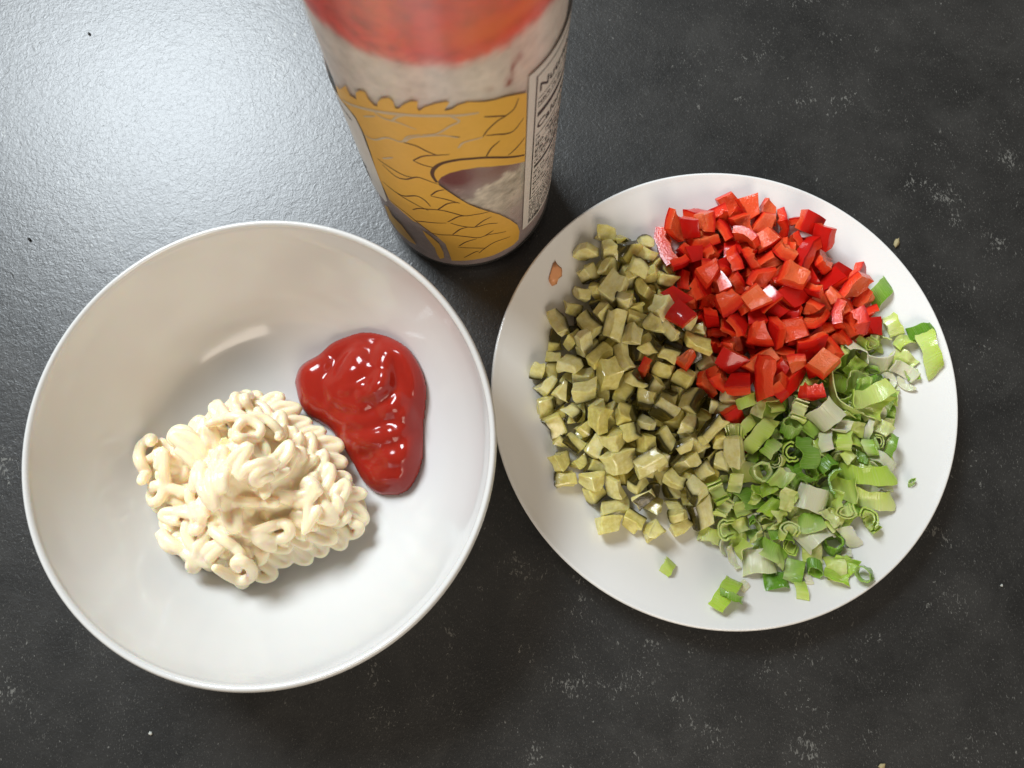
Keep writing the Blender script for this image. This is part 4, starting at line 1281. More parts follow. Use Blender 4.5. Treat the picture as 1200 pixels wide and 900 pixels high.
PEPPERS = [
    (3, 722, 300, 112, 0.57, 0.45, -0.56, 0.41), (7, 630, 316, 111, 0.59, 0.26, -0.49, 0.58), (23, -80, 750, 124, 0.45, -0.87, -0.2, 0.1), (22, -34, 78, 81, 1, 0.06, 0.02, -0.02),
    (3, 108, 511, 82, 0.62, 0.44, -0.51, 0.41), (14, 10, 337, 100, 0.03, 0.92, 0.37, -0.1), (11, 19, 602, 85, 0.74, -0.01, -0.09, 0.67), (21, 323, 424, 98, 0.83, 0.08, -0.12, -0.54),
    (5, 38, 833, 130, 0.74, -0.52, 0.23, -0.35), (27, 290, 239, 87, 0.07, -0.07, 1, -0.01), (20, 342, 830, 159, 0.29, 0.55, 0.21, 0.75), (9, 585, 577, 147, 0.91, 0.18, -0.04, 0.37),
    (7, 215, 27, 103, 0.04, -0.17, -0.35, -0.92), (14, -242, 709, 156, 0.48, 0.61, -0.52, -0.36), (16, 113, 240, 81, 0.08, 0.95, -0.3, -0.02), (10, 233, 312, 96, 0.52, 0, -0, 0.85),
    (22, 289, 131, 102, 0.15, -0.56, 0.04, -0.82), (23, 47, 270, 108, 0.27, -0.6, 0.1, 0.74), (21, 442, 208, 95, 0.08, 0.14, 0.98, 0.06), (27, 641, 472, 127, 0.58, 0.02, 0.64, -0.51),
    (22, -133, 316, 87, 0.4, -0.75, 0.39, -0.36), (25, -46, 816, 116, 0.14, 0.06, -0.04, 0.99), (20, -31, 222, 150, 0.37, 0.87, 0.11, -0.32), (18, 210, 395, 102, 0.74, 0.65, 0.17, 0.08),
    (11, 481, 731, 156, 0.67, -0.35, -0.23, -0.61), (5, 333, 169, 122, 0.5, -0.06, -0.78, 0.38), (18, 65, 735, 109, 0.05, -0.76, 0.61, 0.2), (16, -5, 419, 105, 0.78, -0.25, -0.32, -0.47),
    (15, 554, 387, 101, 0.04, -0.96, 0.29, 0.02), (9, 213, 124, 104, 0.01, -0.2, -0.94, 0.26), (20, 391, 334, 87, 0.87, 0.03, -0.04, -0.5), (17, 699, 376, 117, 0.89, 0.02, -0.18, 0.42),
    (0, -166, 526, 158, 0.7, -0.05, -0.71, -0.08), (20, 221, 801, 128, 0.31, 0.17, -0.08, 0.93), (5, 215, 568, 92, 0.5, -0.34, -0.6, 0.53), (2, 378, 595, 94, 0.64, 0.08, 0.01, -0.77),
    (1, 86, 390, 153, 0.09, 0.87, 0.45, -0.15), (18, 184, 201, 134, 0.47, -0.38, 0.22, 0.77), (20, 233, 671, 97, 0.1, 0.44, 0.89, 0.07), (1, 621, 255, 128, 0.21, -0.81, -0.45, -0.32),
    (26, -55, 545, 97, 0.43, -0.49, 0.33, 0.68), (7, -164, 812, 128, 0.54, -0, 0.05, -0.84), (11, 486, 140, 157, 0.88, -0.14, -0.37, -0.27), (2, 187, 472, 114, 0.08, 0.61, 0.69, 0.38),
    (25, 421, 484, 87, 0.73, 0.21, 0.11, 0.64), (13, 356, 507, 84, 0.06, -0.16, -0.98, -0.05), (12, 630, 357, 164, 0.31, 0.93, 0.1, -0.19), (4, 89, 137, 132, 0.06, 0.92, -0.35, -0.18),
    (11, -26, 672, 111, 0.26, 0.94, 0.22, -0.04), (9, 352, 325, 154, 0.26, 0.48, -0.41, 0.73), (13, 19, 504, 105, 0.34, -0.66, -0.65, -0.17), (20, 266, 887, 171, 0.08, 0.51, -0.85, -0.13),
    (5, 408, 157, 164, 0.4, -0.46, 0.02, -0.79), (6, 87, 63, 184, 0.28, -0.08, -0.18, 0.94), (27, -128, 595, 114, 0.71, -0.16, 0.12, 0.68), (25, 124, 429, 75, 0.3, 0.29, 0.63, 0.66),
    (5, 531, 286, 105, 0.65, -0.21, 0.49, 0.54), (3, 408, 695, 116, 0.29, 0.7, 0.22, -0.62), (22, -146, 354, 143, 0.22, 0.27, -0.72, 0.6), (20, 155, 757, 129, 0.06, 0.61, 0.31, -0.73),
    (3, 298, 400, 151, 0.34, 0.5, -0.46, 0.65), (25, 489, 430, 100, 0.22, 0.32, 0.29, -0.87), (13, 119, 568, 99, 0.49, 0.85, -0.08, -0.19), (26, -83, 345, 166, 0.79, -0.25, 0.4, -0.41),
    (26, 368, 244, 130, 0.59, 0.68, 0.28, 0.33), (14, 298, 33, 197, 0.87, 0.32, 0.17, 0.33), (25, 294, 608, 84, 0.01, -0.04, 0.67, 0.74), (12, 66, 224, 168, 0.08, -0.11, 0.95, 0.3),
    (27, 228, 324, 168, 0.29, -0.57, -0.35, 0.69), (8, 449, 304, 134, 0.52, -0.64, -0.56, -0.02), (11, 306, 715, 119, 0.28, -0.95, -0.1, -0.06), (17, -148, 692, 100, 0.38, 0.08, -0.1, 0.92),
    (9, 123, 638, 123, 0.62, -0.15, 0.53, 0.56), (21, 486, 505, 130, 0.93, 0.24, 0.12, 0.25), (10, -34, 50, 211, 0.3, 0.87, -0.08, -0.39), (23, -56, 461, 149, 0.02, 0.4, 0.91, -0.1),
    (12, 368, 500, 145, 0, -0.08, -0.97, 0.25), (19, 479, 167, 225, 0.17, 0.85, 0.26, 0.43), (22, 289, 545, 102, 0.66, 0.2, -0.09, 0.72), (27, 699, 440, 169, 0.54, -0.7, -0.47, 0.11),
    (3, 267, 252, 157, 0.21, 0.86, -0.43, 0.19), (0, -159, 427, 170, 0.06, -0.97, -0.15, -0.17), (22, 425, 843, 163, 0.81, -0.54, -0.14, -0.18), (25, 436, 388, 97, 0.2, -0.57, -0.3, -0.73),
    (26, 523, 225, 156, 0.9, -0.18, 0.22, 0.34), (15, 440, 801, 234, 0.93, 0.23, 0.21, -0.2), (6, -209, 326, 291, 0.38, -0.25, 0.04, 0.89), (1, 470, 622, 154, 0.41, -0.28, 0.1, -0.86),
    (21, 55, 13, 253, 0.45, -0.15, -0.44, -0.76), (24, 451, 258, 205, 0.03, -0.44, 0.59, 0.68), (8, 667, 549, 183, 0.8, 0, 0.43, -0.41), (2, 143, 259, 143, 0.22, 0.37, 0.88, -0.21),
    (13, 214, 57, 164, 0.43, -0.82, 0.26, -0.29), (17, -32, 595, 145, 0.25, 0.47, 0.79, -0.29), (18, 222, 11, 245, 0.01, -0.65, 0.6, -0.48), (5, -47, 332, 220, 0.58, 0.47, 0.4, -0.52),
    (13, 208, 691, 158, 0.72, 0.62, 0.23, 0.23), (9, 277, 488, 160, 0.06, 0.64, 0.76, -0.06), (1, -190, 603, 214, 0.3, 0.6, -0.42, 0.61), (25, -14, 275, 170, 0.76, -0.64, 0.09, 0.07),
    (27, 22, 180, 214, 0.5, -0.44, -0.69, 0.28), (4, 357, 628, 147, 0.09, -0.42, -0.9, -0.09), (10, 569, 388, 200, 0.22, -0.72, 0.6, -0.27), (1, -201, 785, 224, 0.4, -0.19, -0.89, -0.1),
    (4, -16, 683, 164, 0.36, -0.05, -0.22, -0.9), (2, 32, 299, 210, 0.55, -0.34, -0.04, -0.76), (24, 97, 512, 160, 0.08, -0.11, 0.21, -0.97), (23, 83, 930, 157, 0.06, -0.45, -0.87, -0.2),
    (26, 561, 473, 160, 0.56, 0.62, 0.37, -0.41), (9, 255, 154, 190, 0.28, -0.53, 0.78, 0.18), (16, 314, 329, 218, 0.66, -0.21, -0.3, 0.65), (26, 159, 128, 190, 0.45, 0.71, 0.42, 0.34),
    (5, 118, 850, 171, 0.19, 0.41, 0.44, 0.77), (8, 235, 810, 202, 0.3, -0.93, 0.21, 0.03), (12, 151, 340, 160, 0.83, -0.18, -0, 0.53), (13, -55, 414, 203, 0.1, 0.52, -0.85, 0.08),
    (22, 545, 237, 210, 0.28, -0.86, -0.14, -0.4), (5, 264, 617, 147, 0.09, 0.01, -0.91, 0.41), (8, 464, 424, 166, 0.1, -0.25, 0.92, 0.28), (27, -94, 569, 200, 0.01, 0.58, 0, -0.81),
    (17, 24, 378, 232, 0.16, 0.38, -0.89, 0.21), (11, 152, 272, 212, 0.04, 0.26, 0.96, -0.03), (6, 490, 724, 262, 0.7, -0.1, -0.59, 0.38), (5, -201, 438, 228, 0.88, 0.2, -0.2, -0.38),
    (24, 631, 484, 248, 0.44, -0.74, -0.51, -0.09), (8, 171, 896, 210, 0.08, -0.13, 0.98, 0.1), (16, 103, 419, 199, 0.12, 0.99, 0.06, -0.11), (20, 588, 284, 205, 0.43, -0.81, 0.37, -0.13),
    (4, 304, 435, 219, 0.1, -0.08, 0.12, -0.98), (27, -20, 503, 199, 0.05, 0.85, 0.51, -0.12), (10, 7, 837, 219, 0.49, -0.84, -0.22, 0.02), (12, 331, 224, 197, 0.08, 0.11, 0.73, -0.67),
    (1, 239, 562, 192, 0.41, 0.85, 0.07, 0.32), (26, 328, 562, 193, 0.41, 0.27, -0.31, 0.81), (27, -7, 470, 275, 0.75, -0.15, 0.62, 0.15), (17, 251, 90, 233, 0.37, 0.11, -0.39, 0.83),
    (1, 167, 117, 248, 0.02, 0.36, -0.92, -0.15), (16, 460, 395, 214, 0.15, -0.92, -0.31, -0.18), (19, -140, 672, 186, 0.54, 0.79, -0.17, -0.25), (27, -100, 461, 256, 0.79, -0.33, 0.1, -0.51),
    (9, 64, 501, 241, 0.71, -0.45, 0.48, -0.26), (26, 119, 712, 159, 0.58, -0.59, 0.49, -0.27), (9, 612, 303, 286, 0.09, 0.66, 0.22, 0.71), (8, 535, 519, 212, 0.77, 0.02, -0.45, -0.45),
    (7, 422, 529, 201, 0.29, -0.06, -0.34, 0.89), (12, 13, 589, 210, 0.33, 0.19, 0.03, 0.92), (24, 391, 185, 251, 0.1, -0.01, 0.43, -0.9), (13, 731, 308, 164, 0.78, -0.07, 0.13, -0.61),
    (20, 240, 360, 248, 0.27, 0.44, 0.11, -0.85), (27, -81, 866, 169, 0.36, -0.26, -0.44, -0.78), (14, 160, 30, 295, 0, 0.74, -0.64, -0.22), (24, 497, 616, 208, 0.05, -0.75, -0.53, 0.39),
    (12, 67, 674, 207, 0.18, 0.08, -0.11, -0.97), (26, 418, 78, 242, 0.44, 0.62, -0.34, 0.55), (18, 305, 689, 188, 0.31, 0.11, 0.84, -0.43), (16, 200, 472, 218, 0.78, 0.16, -0.38, -0.48),
    (25, 714, 377, 168, 0.69, -0.67, -0.27, 0.05), (5, -33, 560, 267, 0.27, 0.04, 0.59, 0.76), (27, 65, 605, 264, 0.28, 0.45, 0.33, 0.78), (16, 419, 311, 248, 0.39, 0.83, -0.21, 0.32),
    (2, 394, 732, 175, 0.22, -0.64, -0.09, -0.73), (19, 423, 97, 304, 0.12, 0.35, 0.92, -0.11), (8, 66, 302, 251, 0.36, 0.25, 0.29, 0.85), (25, 288, 513, 221, 0.65, -0.75, -0.12, -0.03),
    (19, -65, 728, 207, 0.28, 0.8, -0.46, 0.27), (4, 221, 721, 232, 0.07, 0.92, 0.34, 0.2), (24, 315, 430, 274, 0.39, 0.16, -0.04, 0.91), (7, -132, 774, 249, 0.14, 0.29, 0.3, -0.9),
    (3, -179, 135, 233, 0.11, 0.9, -0.39, 0.15), (17, 523, 427, 248, 0.19, 0.85, 0.38, 0.31), (9, 150, 241, 281, 0.04, -0.02, 0.99, -0.17), (0, 44, 758, 211, 0.1, -0.52, -0.2, -0.83),
    (19, 234, 254, 255, 0.28, -0.55, -0.41, 0.68), (6, 316, 266, 273, 0.12, -0.14, 0.97, 0.16), (22, 206, 624, 184, 0.36, -0.66, -0.66, 0.02), (2, 105, 393, 258, 0.18, 0.25, -0.95, 0.04),
    (26, -46, 647, 232, 0.02, -0.45, 0.66, 0.61), (2, 197, 405, 296, 0.93, -0.12, -0.2, 0.3), (23, 374, 632, 217, 0.08, -0.93, 0.08, 0.36), (14, 399, 625, 268, 0.42, 0.15, -0.41, -0.8),
    (14, 189, 570, 237, 0.29, -0.87, -0.39, -0.01), (26, 142, 667, 201, 0.56, -0.36, 0.71, -0.22), (3, 150, 450, 265, 0.54, -0.04, 0.5, -0.67), (10, 292, 633, 287, 0.45, 0.4, -0.78, 0.17),
    (13, 149, 326, 251, 0.15, 0.01, -0.19, -0.97), (0, -74, 525, 319, 0.07, -0.36, 0.92, -0.11), (4, 125, 716, 268, 0.44, -0.04, 0.68, 0.58), (0, 525, 334, 275, 0.26, 0.65, -0.56, -0.44),
    (21, 314, 499, 340, 0.01, 0.12, 0.99, -0.02), (23, 12, 123, 250, 0.27, 0.03, -0.32, 0.91), (1, 398, 460, 279, 0.61, 0.62, -0.49, 0.04), (9, 5, 389, 304, 0.22, 0.48, 0.84, -0.08),
    (24, 130, 603, 281, 0.56, 0.46, -0.68, -0.12), (9, 390, -27, 249, 0.47, 0.54, -0.51, 0.47), (26, -127, 630, 265, 0.69, -0.02, 0.06, -0.72), (0, 120, 792, 219, 0.26, -0.44, -0.86, -0.06),
    (16, 127, 397, 323, 0.14, -0.85, 0.5, -0.02), (22, 411, 369, 263, 0.14, -0.73, -0.35, -0.56), (18, -60, 805, 248, 0.6, -0.51, 0.57, -0.25), (22, -120, 814, 188, 0.3, -0.91, -0.04, -0.29),
    (20, 168, 506, 295, 0.34, -0.91, 0.07, 0.21), (12, 323, 112, 253, 0.37, -0.66, 0.54, 0.37), (2, -78, 31, 175, 0.32, -0.19, -0.9, 0.23), (7, 32, -128, 190, 0.45, -0.1, 0.31, -0.83),
    (12, 78, -252, 121, 0.36, 0.66, 0.64, -0.17), (22, -372, 89, 208, 0.56, -0.32, -0.77, -0.03),
]
ONIONS = [
    (19, 714, -41, 82, 0.84, 0.02, -0.07, -0.54), (38, 697, 229, 102, 0.07, -0.06, -0.05, 0.99), (20, 497, -430, 88, 0.96, -0, -0, 0.29), (31, 204, -32, 75, 0.03, -0, -0.04, -1),
    (18, 834, 319, 147, 0.54, -0.11, -0.12, 0.82), (27, 138, -240, 68, 1, 0.01, 0.05, 0.05), (3, 684, -414, 103, 0.23, 0.31, -0.74, -0.55), (46, 370, -714, 98, 0.59, -0.02, -0.13, -0.8),
    (9, 182, -111, 71, 0.75, -0.55, -0.34, 0.15), (9, 149, -516, 79, 0.65, 0.01, -0.01, -0.76), (16, 342, -370, 87, 0.32, 0, -0.01, -0.95), (8, 30, -499, 72, 0.84, -0.01, 0.01, 0.54),
    (12, 342, 55, 81, 0.08, -0, -0, 1), (37, 382, -564, 81, 0.01, -0.02, 0.35, 0.94), (45, 880, 35, 121, 0.35, -0.17, -0.06, 0.92), (18, -76, -670, 93, 0.13, -0.01, 0.06, 0.99),
    (11, 869, 152, 135, 0.92, 0.12, -0.15, -0.34), (11, 468, -812, 155, 0.73, -0.03, -0.19, -0.66), (28, 642, -291, 84, 0.97, -0.05, -0.05, 0.22), (12, 348, -164, 81, 0.69, -0, -0, 0.72),
    (48, 517, 145, 93, 0.37, 0.01, 0, -0.93), (11, 570, -54, 80, 0.28, 0.03, -0.03, -0.96), (15, 563, -673, 124, 0.83, -0.01, -0.18, -0.53), (46, 344, -859, 138, 0.7, -0.07, -0.17, -0.69),
    (32, 538, -585, 127, 0.88, -0.14, -0.04, 0.45), (34, 140, -685, 84, 0.64, -0.3, -0.19, 0.68), (28, 34, -581, 74, 0.75, -0.01, 0, 0.66), (26, 739, -218, 106, 0.84, -0.09, -0.08, 0.53),
    (3, 502, -315, 78, 0.85, 0.03, -0.02, -0.52), (7, 360, -453, 90, 0.66, -0.67, -0.21, 0.27), (17, 634, -163, 84, 0.25, -0.02, -0.04, 0.97), (22, 751, 46, 97, 0.98, 0.04, -0.09, -0.19),
    (4, 288, -825, 133, 0.75, -0.2, 0.01, 0.63), (47, 754, 233, 131, 0.94, 0.18, 0.27, -0.1), (29, 427, -62, 74, 0.7, -0.01, -0.01, 0.71), (22, 380, 122, 75, 0.96, 0.01, -0, -0.28),
    (5, -18, -717, 91, 0.29, 0.62, -0.66, -0.3), (0, 560, -309, 83, 0.16, 0.08, -0.01, -0.98), (7, 248, -299, 79, 0.07, 0.28, 0.12, 0.95), (22, 703, 179, 102, 0.03, 0.01, -0.71, 0.7),
    (40, -46, -543, 67, 0.34, -0.01, -0.02, -0.94), (41, 882, 237, 153, 0.96, -0.14, -0.12, 0.2), (34, 294, -24, 73, 0.15, 0.89, -0.38, -0.22), (13, 578, -409, 82, 0.36, 0.1, -0.02, -0.93),
    (27, 229, -641, 79, 0.75, -0.09, 0.06, 0.65), (46, 198, -223, 64, 0.3, -0, 0, 0.95), (27, 427, -272, 70, 0.79, -0.03, 0.04, 0.61), (43, 470, -706, 142, 0.53, -0.83, -0.16, 0.06),
    (8, 602, 162, 79, 0.01, 0.98, -0.14, -0.14), (33, 192, -494, 97, 0.48, -0.75, 0.46, -0.05), (47, -20, -436, 93, 0.18, 0.27, -0.82, -0.47), (21, 103, -122, 68, 0.09, -0.05, -0.21, 0.97),
    (2, 644, -383, 89, 0.94, -0.01, -0.09, -0.33), (31, 51, -674, 87, 0.75, -0.01, 0.05, 0.66), (9, 617, 20, 78, 0.53, -0.29, -0.61, 0.51), (4, 99, -293, 73, 0.44, 0.02, -0.01, 0.9),
    (2, 760, -330, 110, 0.11, 0.14, -0.07, -0.98), (41, 310, -639, 93, 0.92, 0.24, -0.05, 0.3), (27, 460, -370, 70, 0.09, -0.13, -0.98, -0.13), (9, 21, -763, 99, 0.04, 0.9, -0.43, -0.09),
    (19, 547, -678, 151, 0.59, 0.09, -0.12, 0.79), (28, 205, -258, 79, 0.97, 0.14, 0.05, 0.21), (49, 313, 58, 122, 0, -0.25, 0.97, 0.08), (14, 485, -29, 83, 0.01, -0.94, -0.03, 0.34),
    (16, 743, 133, 147, 0, -0.1, -0.46, 0.88), (21, 415, -181, 68, 0.68, -0.17, 0.09, -0.7), (45, 829, 51, 106, 0.59, -0.13, -0.08, 0.79), (23, 677, 57, 92, 0.74, 0.63, 0.23, 0.08),
    (25, 538, -182, 63, 0.61, 0.01, -0.04, -0.79), (1, 129, -656, 124, 0.4, 0.36, -0.74, -0.4), (46, 679, 266, 90, 0.73, -0.63, -0.21, -0.13), (25, 312, -565, 66, 0.64, -0, 0.02, 0.76),
    (19, 160, -406, 67, 0.86, -0.01, -0, -0.51), (5, 573, -366, 91, 0.77, -0.64, -0.02, 0.06), (16, 137, -789, 121, 0, -0.03, 0.13, 0.99), (24, 616, 157, 118, 0.06, -0.63, -0.71, -0.3),
    (8, -87, -575, 81, 0.09, -0.85, -0.49, -0.18), (11, 372, -734, 130, 0.76, 0.03, -0.1, -0.64), (25, 149, -101, 59, 0.02, -0.86, -0.5, 0.04), (47, 250, -450, 90, 0.2, 0.33, -0.9, 0.19),
    (4, 776, -109, 108, 0.66, -0.04, -0.08, 0.74), (6, 531, -744, 131, 0.26, 0.72, 0.63, -0.11), (42, -12, -524, 100, 0.98, -0, -0.2, -0.04), (36, 686, -99, 88, 0.96, 0.08, -0.1, 0.26),
    (25, 511, -361, 65, 0.97, 0.01, -0.03, 0.25), (34, 490, -185, 73, 0.59, -0.14, -0.21, 0.77), (22, 389, -647, 101, 0.15, 0.6, 0.77, -0.16), (41, 77, -620, 108, 0.24, -0.27, -0.14, -0.92),
    (40, 274, -118, 64, 0.79, 0.01, -0, 0.62), (28, 482, 42, 74, 0, 0.78, -0.63, 0.04), (41, 205, -687, 103, 0.29, -0.93, 0.04, 0.21), (28, 289, -527, 87, 0, -0.25, -0.96, -0.13),
    (3, 258, -231, 70, 0.51, -0.49, 0.52, -0.47), (17, 552, 148, 188, 0.84, 0.31, 0.43, 0.05), (26, 608, -438, 124, 0.13, -0.12, -0.21, 0.96), (4, 74, -511, 98, 0.07, 0.44, -0.89, -0.06),
    (2, 552, 81, 99, 0.8, 0.56, -0.13, -0.2), (19, 134, -391, 83, 0.96, -0.1, -0.05, -0.27), (12, 574, 24, 127, 0.16, 0.04, 0.02, 0.99), (37, 323, -441, 133, 0.34, -0.12, 0.83, -0.43),
    (21, 481, -587, 155, 0.3, -0.16, -0.28, 0.9), (14, 359, -20, 76, 0.6, -0.09, 0.1, -0.79), (18, 184, -174, 99, 0.13, -0.09, 0.16, -0.97), (46, 247, -581, 71, 0.18, 0.01, -0.03, -0.98),
    (12, 522, -247, 111, 0.13, -0.03, -0.31, -0.94), (28, 663, 72, 130, 0.86, -0.02, -0.13, -0.49), (8, 54, -436, 78, 0.01, -0.94, 0.13, 0.33), (32, 661, -351, 149, 0.04, -0.05, 0.06, 1),
    (4, 308, -230, 123, 0.25, -0.06, -0.89, -0.37), (32, 501, -26, 148, 0.05, -0.24, -0.67, 0.7), (43, 159, -320, 106, 0.57, -0.56, 0.6, -0.09), (10, 650, -169, 138, 0.79, 0.01, 0.05, 0.62),
    (22, 190, -618, 96, 0.32, 0.65, -0.51, 0.47), (41, 395, -492, 90, 0.21, -0.02, -0.13, -0.97), (32, 212, -104, 152, 0.42, -0.16, -0.08, -0.89), (23, 704, -4, 109, 0.82, 0.55, 0.15, -0),
    (32, 638, -500, 169, 0.01, 0.13, 0.25, -0.96), (4, 736, 31, 152, 0.23, -0.12, -0.08, -0.96), (44, 161, -390, 101, 0.1, -0.01, -0.99, -0.01), (46, 404, -317, 77, 0.43, 0.15, 0.51, 0.73),
    (33, 285, -366, 124, 0.33, 0.07, 0.69, -0.64), (13, 476, -110, 69, 0.02, 0.93, 0.36, 0), (46, 279, -159, 69, 0.26, -0.96, -0.01, -0.12), (31, 492, -106, 116, 0.36, 0.39, -0.74, 0.4),
    (12, 351, -538, 131, 0.24, 0.06, 0.06, -0.97), (20, 686, -270, 148, 0.74, 0.29, 0.08, -0.6), (10, 218, -486, 144, 0.52, 0.05, 0.07, 0.85), (11, 443, -171, 129, 0.27, 0.09, -0.26, 0.92),
    (11, 367, 24, 183, 0.22, -0.25, 0.03, 0.94), (16, 380, -661, 167, 0.93, -0.24, -0.08, 0.27), (28, 452, -325, 104, 0.11, 0.57, -0.67, 0.47), (47, 685, -77, 120, 0.98, -0.01, 0.01, -0.21),
    (45, 233, -229, 106, 0.76, -0.23, 0.16, -0.59), (35, 723, -454, 112, 0.99, -0.09, -0.13, 0), (24, 445, 72, 146, 0.54, -0.74, -0.02, -0.4), (39, 115, -568, 67, 0.01, -0.95, -0.3, -0.08),
    (2, 629, 90, 150, 0.97, -0.03, -0.11, -0.2), (0, 312, -282, 102, 0.65, 0.72, -0.15, 0.19), (31, 191, -581, 112, 0.65, 0.71, 0.23, 0.11), (15, 477, -137, 95, 0.62, 0.55, 0.46, -0.32),
    (7, 474, -368, 98, 0.23, -0.96, -0.18, -0.02), (27, 425, -6, 78, 0.15, 0.86, -0.44, -0.19), (28, 281, -719, 114, 0.36, 0.86, -0.34, -0.15), (47, 618, 106, 182, 0.91, 0.17, 0.01, 0.37),
    (41, 151, -243, 125, 0.73, -0.55, 0.04, -0.39), (40, 550, -557, 163, 0.49, -0.09, 0.09, 0.86), (10, 380, -268, 124, 0.13, 0.49, -0.31, 0.8), (38, 423, -407, 127, 0.8, -0.34, -0.38, 0.31),
    (8, 455, -623, 167, 0.21, -0.5, -0.24, -0.81), (41, 421, -120, 98, 0.47, -0.29, -0.75, 0.36), (19, 211, -392, 95, 0.08, -0.33, 0.01, -0.94), (32, 616, -399, 210, 0.09, 0.22, 0.17, -0.96),
    (0, 299, -34, 134, 0.81, -0.33, 0.19, -0.44), (2, 73, -546, 119, 0.12, -0.63, -0.76, 0.06), (19, 561, -148, 94, 0.56, -0.61, -0.51, 0.23), (14, 743, -61, 128, 1, 0.05, 0.02, -0.03),
    (14, 264, -182, 86, 0.36, -0.2, -0.03, -0.91), (13, 295, -597, 78, 0.76, 0.58, 0.28, 0.13), (16, 382, -512, 188, 0.17, 0.09, -0.06, 0.98), (38, 544, -309, 144, 0.4, -0.3, 0.61, 0.61),
    (46, 356, -64, 71, 0.19, 0.67, 0.68, -0.23), (29, 399, -325, 129, 0.37, 0.68, -0.43, 0.46), (8, 722, -240, 151, 0.62, -0.51, 0.29, -0.52), (29, 536, -81, 156, 0.2, 0.06, -0.66, 0.72),
    (6, 253, -430, 124, 0.87, -0.38, 0.27, 0.16), (38, 90, -176, 202, 0.95, -0.03, -0.08, 0.29), (41, 60, -737, 129, 0.3, 0.44, -0.52, -0.66), (26, 629, 181, 216, 0.83, -0.47, 0.26, -0.17),
    (24, 265, -389, 161, 0.27, -0.18, -0.25, 0.91), (28, 672, -97, 159, 0.24, -0.13, -0.02, -0.96), (30, 468, -505, 109, 0.84, 0.15, 0.09, -0.52), (30, 278, -136, 134, 0.67, 0.66, 0.19, 0.28),
    (46, 207, -266, 111, 0.17, 0.47, 0.87, 0), (2, 232, -76, 183, 0.55, -0.04, 0.31, 0.78), (25, 647, 131, 129, 0.91, 0.23, 0.15, -0.32), (47, 720, -173, 178, 0.01, 0.92, -0.37, 0.11),
    (10, 92, -498, 142, 0.58, -0.09, 0.23, 0.78), (42, 433, -273, 163, 0.01, 0.38, 0.18, 0.91), (24, 204, -752, 148, 0.25, 0.22, -0.08, 0.94), (6, 519, -145, 78, 0.31, -0.09, -0.26, -0.91),
    (12, 560, -238, 160, 0.96, -0.29, 0.04, -0.03), (5, 808, 59, 123, 0.05, 0.5, 0.84, 0.2), (39, -26, -620, 68, 0.06, 0.44, 0.89, -0.01), (14, 615, -317, 177, 0.99, -0.08, 0.12, -0.01),
    (17, 102, -386, 129, 0.98, 0.15, -0.09, 0.13), (44, 486, -559, 100, 0.84, 0.34, 0.02, 0.43), (3, 266, -599, 103, 0.33, 0.48, 0.81, 0.08), (11, 72, -177, 145, 0.32, -0.11, -0.14, -0.93),
    (22, 377, 9, 131, 0.71, -0.33, -0.59, 0.21), (34, 218, -225, 144, 0.17, 0.28, 0.07, -0.94), (8, 620, -65, 160, 0.84, 0.51, 0.14, 0.11), (15, 578, -88, 122, 0, -0.2, 0.19, 0.96),
    (5, 231, -326, 109, 0.39, -0.88, -0.27, 0.1), (38, -21, -554, 146, 0.16, 0.83, 0.51, -0.18), (15, 432, -45, 94, 0.03, 0.81, -0.58, -0), (46, 519, -525, 126, 0.01, -0.54, 0.48, -0.7),
    (44, 74, -350, 85, 0.42, -0.17, 0.88, 0.14), (17, 536, -463, 170, 0, 0.41, 0.05, -0.91), (3, 716, 98, 158, 0.95, -0.29, 0.01, -0.08), (33, 353, -384, 194, 0.48, -0.8, 0.37, 0),
    (17, 630, 29, 174, 0.95, 0.32, 0.03, -0.02), (36, 348, -149, 131, 0.91, 0.15, -0.18, -0.33), (42, 194, -548, 176, 0.91, 0.01, 0.1, -0.4), (4, 591, -144, 162, 0.72, -0.16, -0.14, 0.66),
    (49, 716, -344, 191, 0.38, 0.08, 0.12, 0.91), (27, 378, -374, 127, 0.13, 0.86, 0.33, -0.38), (12, 148, -216, 200, 0.88, 0.02, -0.1, 0.47), (22, 808, -22, 131, 0.5, 0.05, -0.27, -0.82),
    (27, 389, -52, 96, 0.03, -0.2, 0.98, 0.1), (48, -8, -640, 129, 0.18, 0.74, -0.6, -0.24), (48, 503, -553, 203, 0.28, 0.93, -0.06, -0.23), (49, 458, -231, 194, 0.66, -0.49, -0.05, 0.56),
    (48, 287, -296, 177, 0.39, -0.47, -0.66, 0.45), (37, 351, -163, 153, 0.4, 0.03, 0.12, 0.91), (38, 684, 221, 189, 0.25, 0.24, -0.88, 0.32), (22, 770, -173, 134, 0.2, 0.65, -0.74, -0.01),
    (30, 238, -664, 143, 0.95, -0.28, 0.15, 0.07), (43, 293, -185, 193, 0.88, 0.32, -0.28, -0.18), (44, 202, -316, 150, 0.2, 0.9, 0.4, -0.03), (10, 756, -33, 171, 0.88, 0.17, 0, 0.45),
    (47, 584, -183, 193, 0.92, 0.35, -0.08, -0.12), (43, 449, -356, 193, 0.06, 0.85, 0.31, 0.43), (15, 243, -573, 104, 0.22, 0.86, 0.1, 0.45), (18, -46, -475, 160, 0.11, 0.57, 0.81, 0.01),
    (9, 439, -41, 130, 0.07, 0.98, -0.2, -0.05), (48, 256, -647, 180, 0.13, 0.1, -0.85, -0.5), (47, 255, -480, 172, 0.95, 0.05, 0.06, -0.31), (8, 549, -311, 204, 0.24, -0.21, -0.18, -0.93),
    (47, 477, -142, 175, 0.18, 0.02, -0.24, 0.95), (22, 789, 284, 129, 0.34, -0.37, -0.72, 0.47), (25, 426, -438, 64, 0.73, 0, 0.01, 0.68), (31, 222, -596, 178, 0.58, 0.4, -0.03, 0.71),
